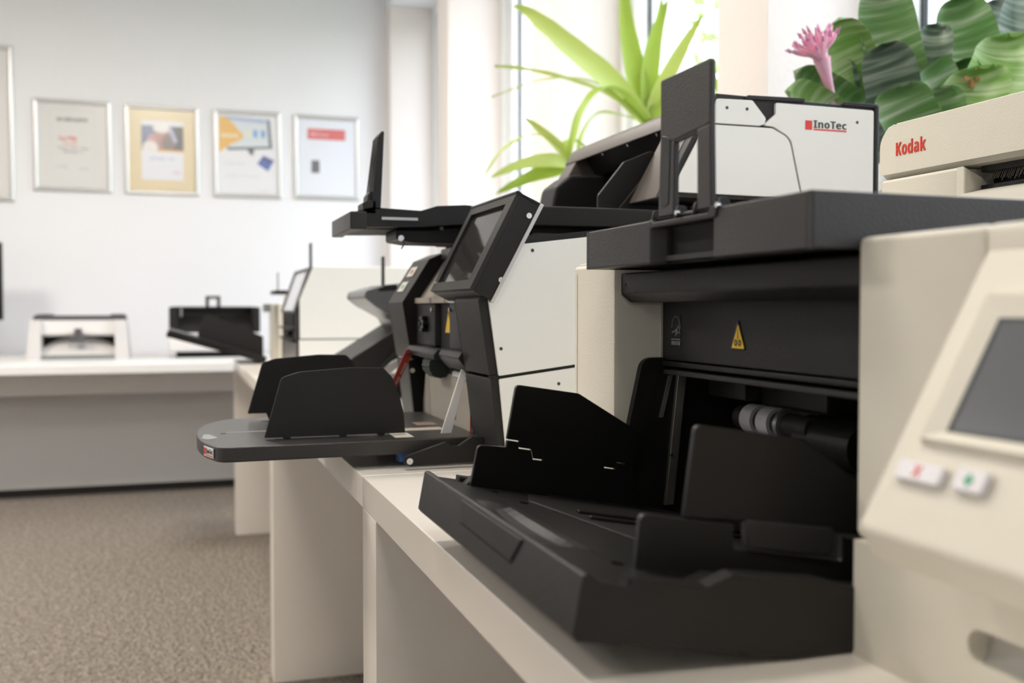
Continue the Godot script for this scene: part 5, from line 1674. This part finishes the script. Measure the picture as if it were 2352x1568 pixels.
	var V := [
		# ctrl, width, face, material
		[[b, Vector3(1.284, 1.314, -1.56), Vector3(1.259, 1.376, -1.56), Vector3(1.243, 1.446, -1.565), Vector3(1.233, 1.525, -1.57)], 0.096, cam_dir, "vase_leaf"],
		[[b, Vector3(1.243, 1.315, -1.60), Vector3(1.208, 1.368, -1.60), Vector3(1.179, 1.42, -1.60), Vector3(1.155, 1.463, -1.59)], 0.082, cam_dir, "vase_leaf_light"],
		[[b, Vector3(1.184, 1.236, -1.47), Vector3(1.17, 1.287, -1.455), Vector3(1.156, 1.331, -1.45), Vector3(1.142, 1.376, -1.455)], 0.086, cam_dir, "vase_leaf_dark"],
		[[b, Vector3(1.195, 1.278, -1.555), Vector3(1.13, 1.312, -1.55), Vector3(1.075, 1.333, -1.55), Vector3(1.028, 1.346, -1.545)], 0.05, Vector3(-0.5, -0.25, 0.8), "vase_leaf"],
		[[b, Vector3(1.162, 1.245, -1.54), Vector3(1.088, 1.283, -1.53), Vector3(1.035, 1.303, -1.53), Vector3(0.998, 1.305, -1.525)], 0.05, Vector3(-0.5, -0.2, 0.8), "vase_leaf_light"],
		[[b, Vector3(1.222, 1.30, -1.62), Vector3(1.195, 1.355, -1.62), Vector3(1.184, 1.393, -1.62)], 0.045, cam_dir, "vase_leaf_dark"],
		[[b, Vector3(1.398, 1.297, -1.56), Vector3(1.417, 1.355, -1.555), Vector3(1.421, 1.412, -1.555), Vector3(1.41, 1.46, -1.56), Vector3(1.40, 1.51, -1.57)], 0.098, cam_dir, "vase_leaf"],
		[[b, Vector3(1.356, 1.274, -1.46), Vector3(1.375, 1.321, -1.45), Vector3(1.395, 1.369, -1.445), Vector3(1.402, 1.407, -1.45)], 0.1, cam_dir, "vase_leaf_light"],
		[[b, Vector3(1.184, 1.197, -1.41), Vector3(1.153, 1.239, -1.40), Vector3(1.139, 1.267, -1.40), Vector3(1.132, 1.292, -1.405)], 0.088, low, "vase_leaf"],
		[[b, Vector3(1.22, 1.215, -1.40), Vector3(1.213, 1.25, -1.39), Vector3(1.209, 1.296, -1.395)], 0.072, low, "vase_leaf"],
		[[b, Vector3(1.251, 1.219, -1.39), Vector3(1.266, 1.264, -1.38), Vector3(1.275, 1.297, -1.38), Vector3(1.276, 1.327, -1.385)], 0.1, low, "vase_leaf_light"],
		[[b, Vector3(1.328, 1.30, -1.555), Vector3(1.332, 1.365, -1.555), Vector3(1.338, 1.414, -1.555), Vector3(1.347, 1.452, -1.56)], 0.062, cam_dir, "vase_leaf_dark"],
		[[b, Vector3(1.315, 1.32, -1.58), Vector3(1.298, 1.41, -1.60), Vector3(1.288, 1.455, -1.61)], 0.07, cam_dir, "vase_leaf_light"],
		[[b, Vector3(1.50, 1.36, -1.64), Vector3(1.563, 1.455, -1.65), Vector3(1.588, 1.51, -1.655), Vector3(1.598, 1.548, -1.66)], 0.085, cam_dir, "vase_leaf_dark"],
		[[b, Vector3(1.50, 1.33, -1.58), Vector3(1.565, 1.43, -1.60), Vector3(1.59, 1.50, -1.60), Vector3(1.60, 1.56, -1.60)], 0.085, cam_dir, "vase_leaf_dark"],
		[[b, Vector3(1.31, 1.29, -1.50), Vector3(1.29, 1.335, -1.495), Vector3(1.272, 1.362, -1.50)], 0.07, low, "vase_leaf"],
		[[b, Vector3(1.36, 1.27, -1.52), Vector3(1.345, 1.33, -1.50), Vector3(1.32, 1.37, -1.50)], 0.085, cam_dir, "vase_leaf"],
		[[b, Vector3(1.25, 1.25, -1.60), Vector3(1.19, 1.32, -1.64), Vector3(1.15, 1.36, -1.66)], 0.05, cam_dir, "vase_leaf"],
	]
	var k := 0
	for q in V:
		m = mb()
		leaf(m, q[0], q[1] * 1.04, q[2], 1, 0.55, 8)
		var o := part("leaf", m, M[q[3]])
		if k == 10:
			m = mb()
			for s in [[1.252, 1.312, 0.008, 0.0045], [1.263, 1.304, 0.0045, 0.010], [1.274, 1.313, 0.008, 0.0045]]:
				var p := PackedVector2Array()
				for i in 10:
					var rr := 0.8 + 0.25 * sin(i * 2.3)
					p.append(Vector2(s[0] + cos(TAU * i / 10.0) * s[2] * rr, s[1] + sin(TAU * i / 10.0) * s[3] * rr))
				prism(m, p, "z", -1.3815, -1.3765)
			part("brown_spot", m, M.dry, o, "dry brown spot at the tip")
		k += 1
	# flower head on its stalk
	m = mb()
	var stalk := spline([Vector3(1.13, 1.24, -1.55), Vector3(1.088, 1.305, -1.52), Vector3(1.07, 1.335, -1.51), Vector3(1.058, 1.36, -1.505)], 4)
	for i in stalk.size() - 1:
		var t := float(i) / (stalk.size() - 1)
		var t1 := float(i + 1) / (stalk.size() - 1)
		cyl(m, stalk[i], stalk[i + 1], lerpf(0.006, 0.0155, t * t), lerpf(0.006, 0.0155, t1 * t1), 14, false)
	var fl := part("flower_stalk", m, M.bract)
	var r := RandomNumberGenerator.new()
	r.seed = 8
	var hc := Vector3(1.058, 1.358, -1.505)
	var axis := Vector3(-0.5, 0.85, 0.1).normalized()
	var s1 := axis.cross(Vector3(0.3, 0, 1)).normalized()
	var s2 := axis.cross(s1)
	for i in 38:
		var ring := float(i % 3) / 2.0
		var a := TAU * i / 38.0 * 7.0 + r.randf_range(-0.2, 0.2)
		var out := s1 * cos(a) + s2 * sin(a)
		var d := (axis + out * (0.25 + 0.75 * ring)).normalized()
		var ln := r.randf_range(0.042, 0.06)
		var e := hc + out * 0.008 + d * ln
		m = mb()
		leaf(m, [hc + out * 0.010 - axis * 0.018, hc + out * 0.013 + axis * 0.008, hc + out * 0.010 + d * ln * 0.6, e], 0.0145, -out + axis * 0.1, 0, 0.6, 4)
		var o := part("bract", m, M.bract, fl)
		if i % 2 == 0:
			m = mb()
			cyl(m, e - d * 0.008, e + d * 0.003, 0.0028, 0.0008, 7)
			part("flower_tip", m, M.bract_tip, o)
	m = mb()
	leaf(m, [hc - axis * 0.01, Vector3(1.03, 1.362, -1.49), Vector3(0.99, 1.366, -1.485)], 0.014, Vector3(-0.2, 0.9, 0.4), 0, 0.4, 4)
	part("bract", m, M.bract, fl)
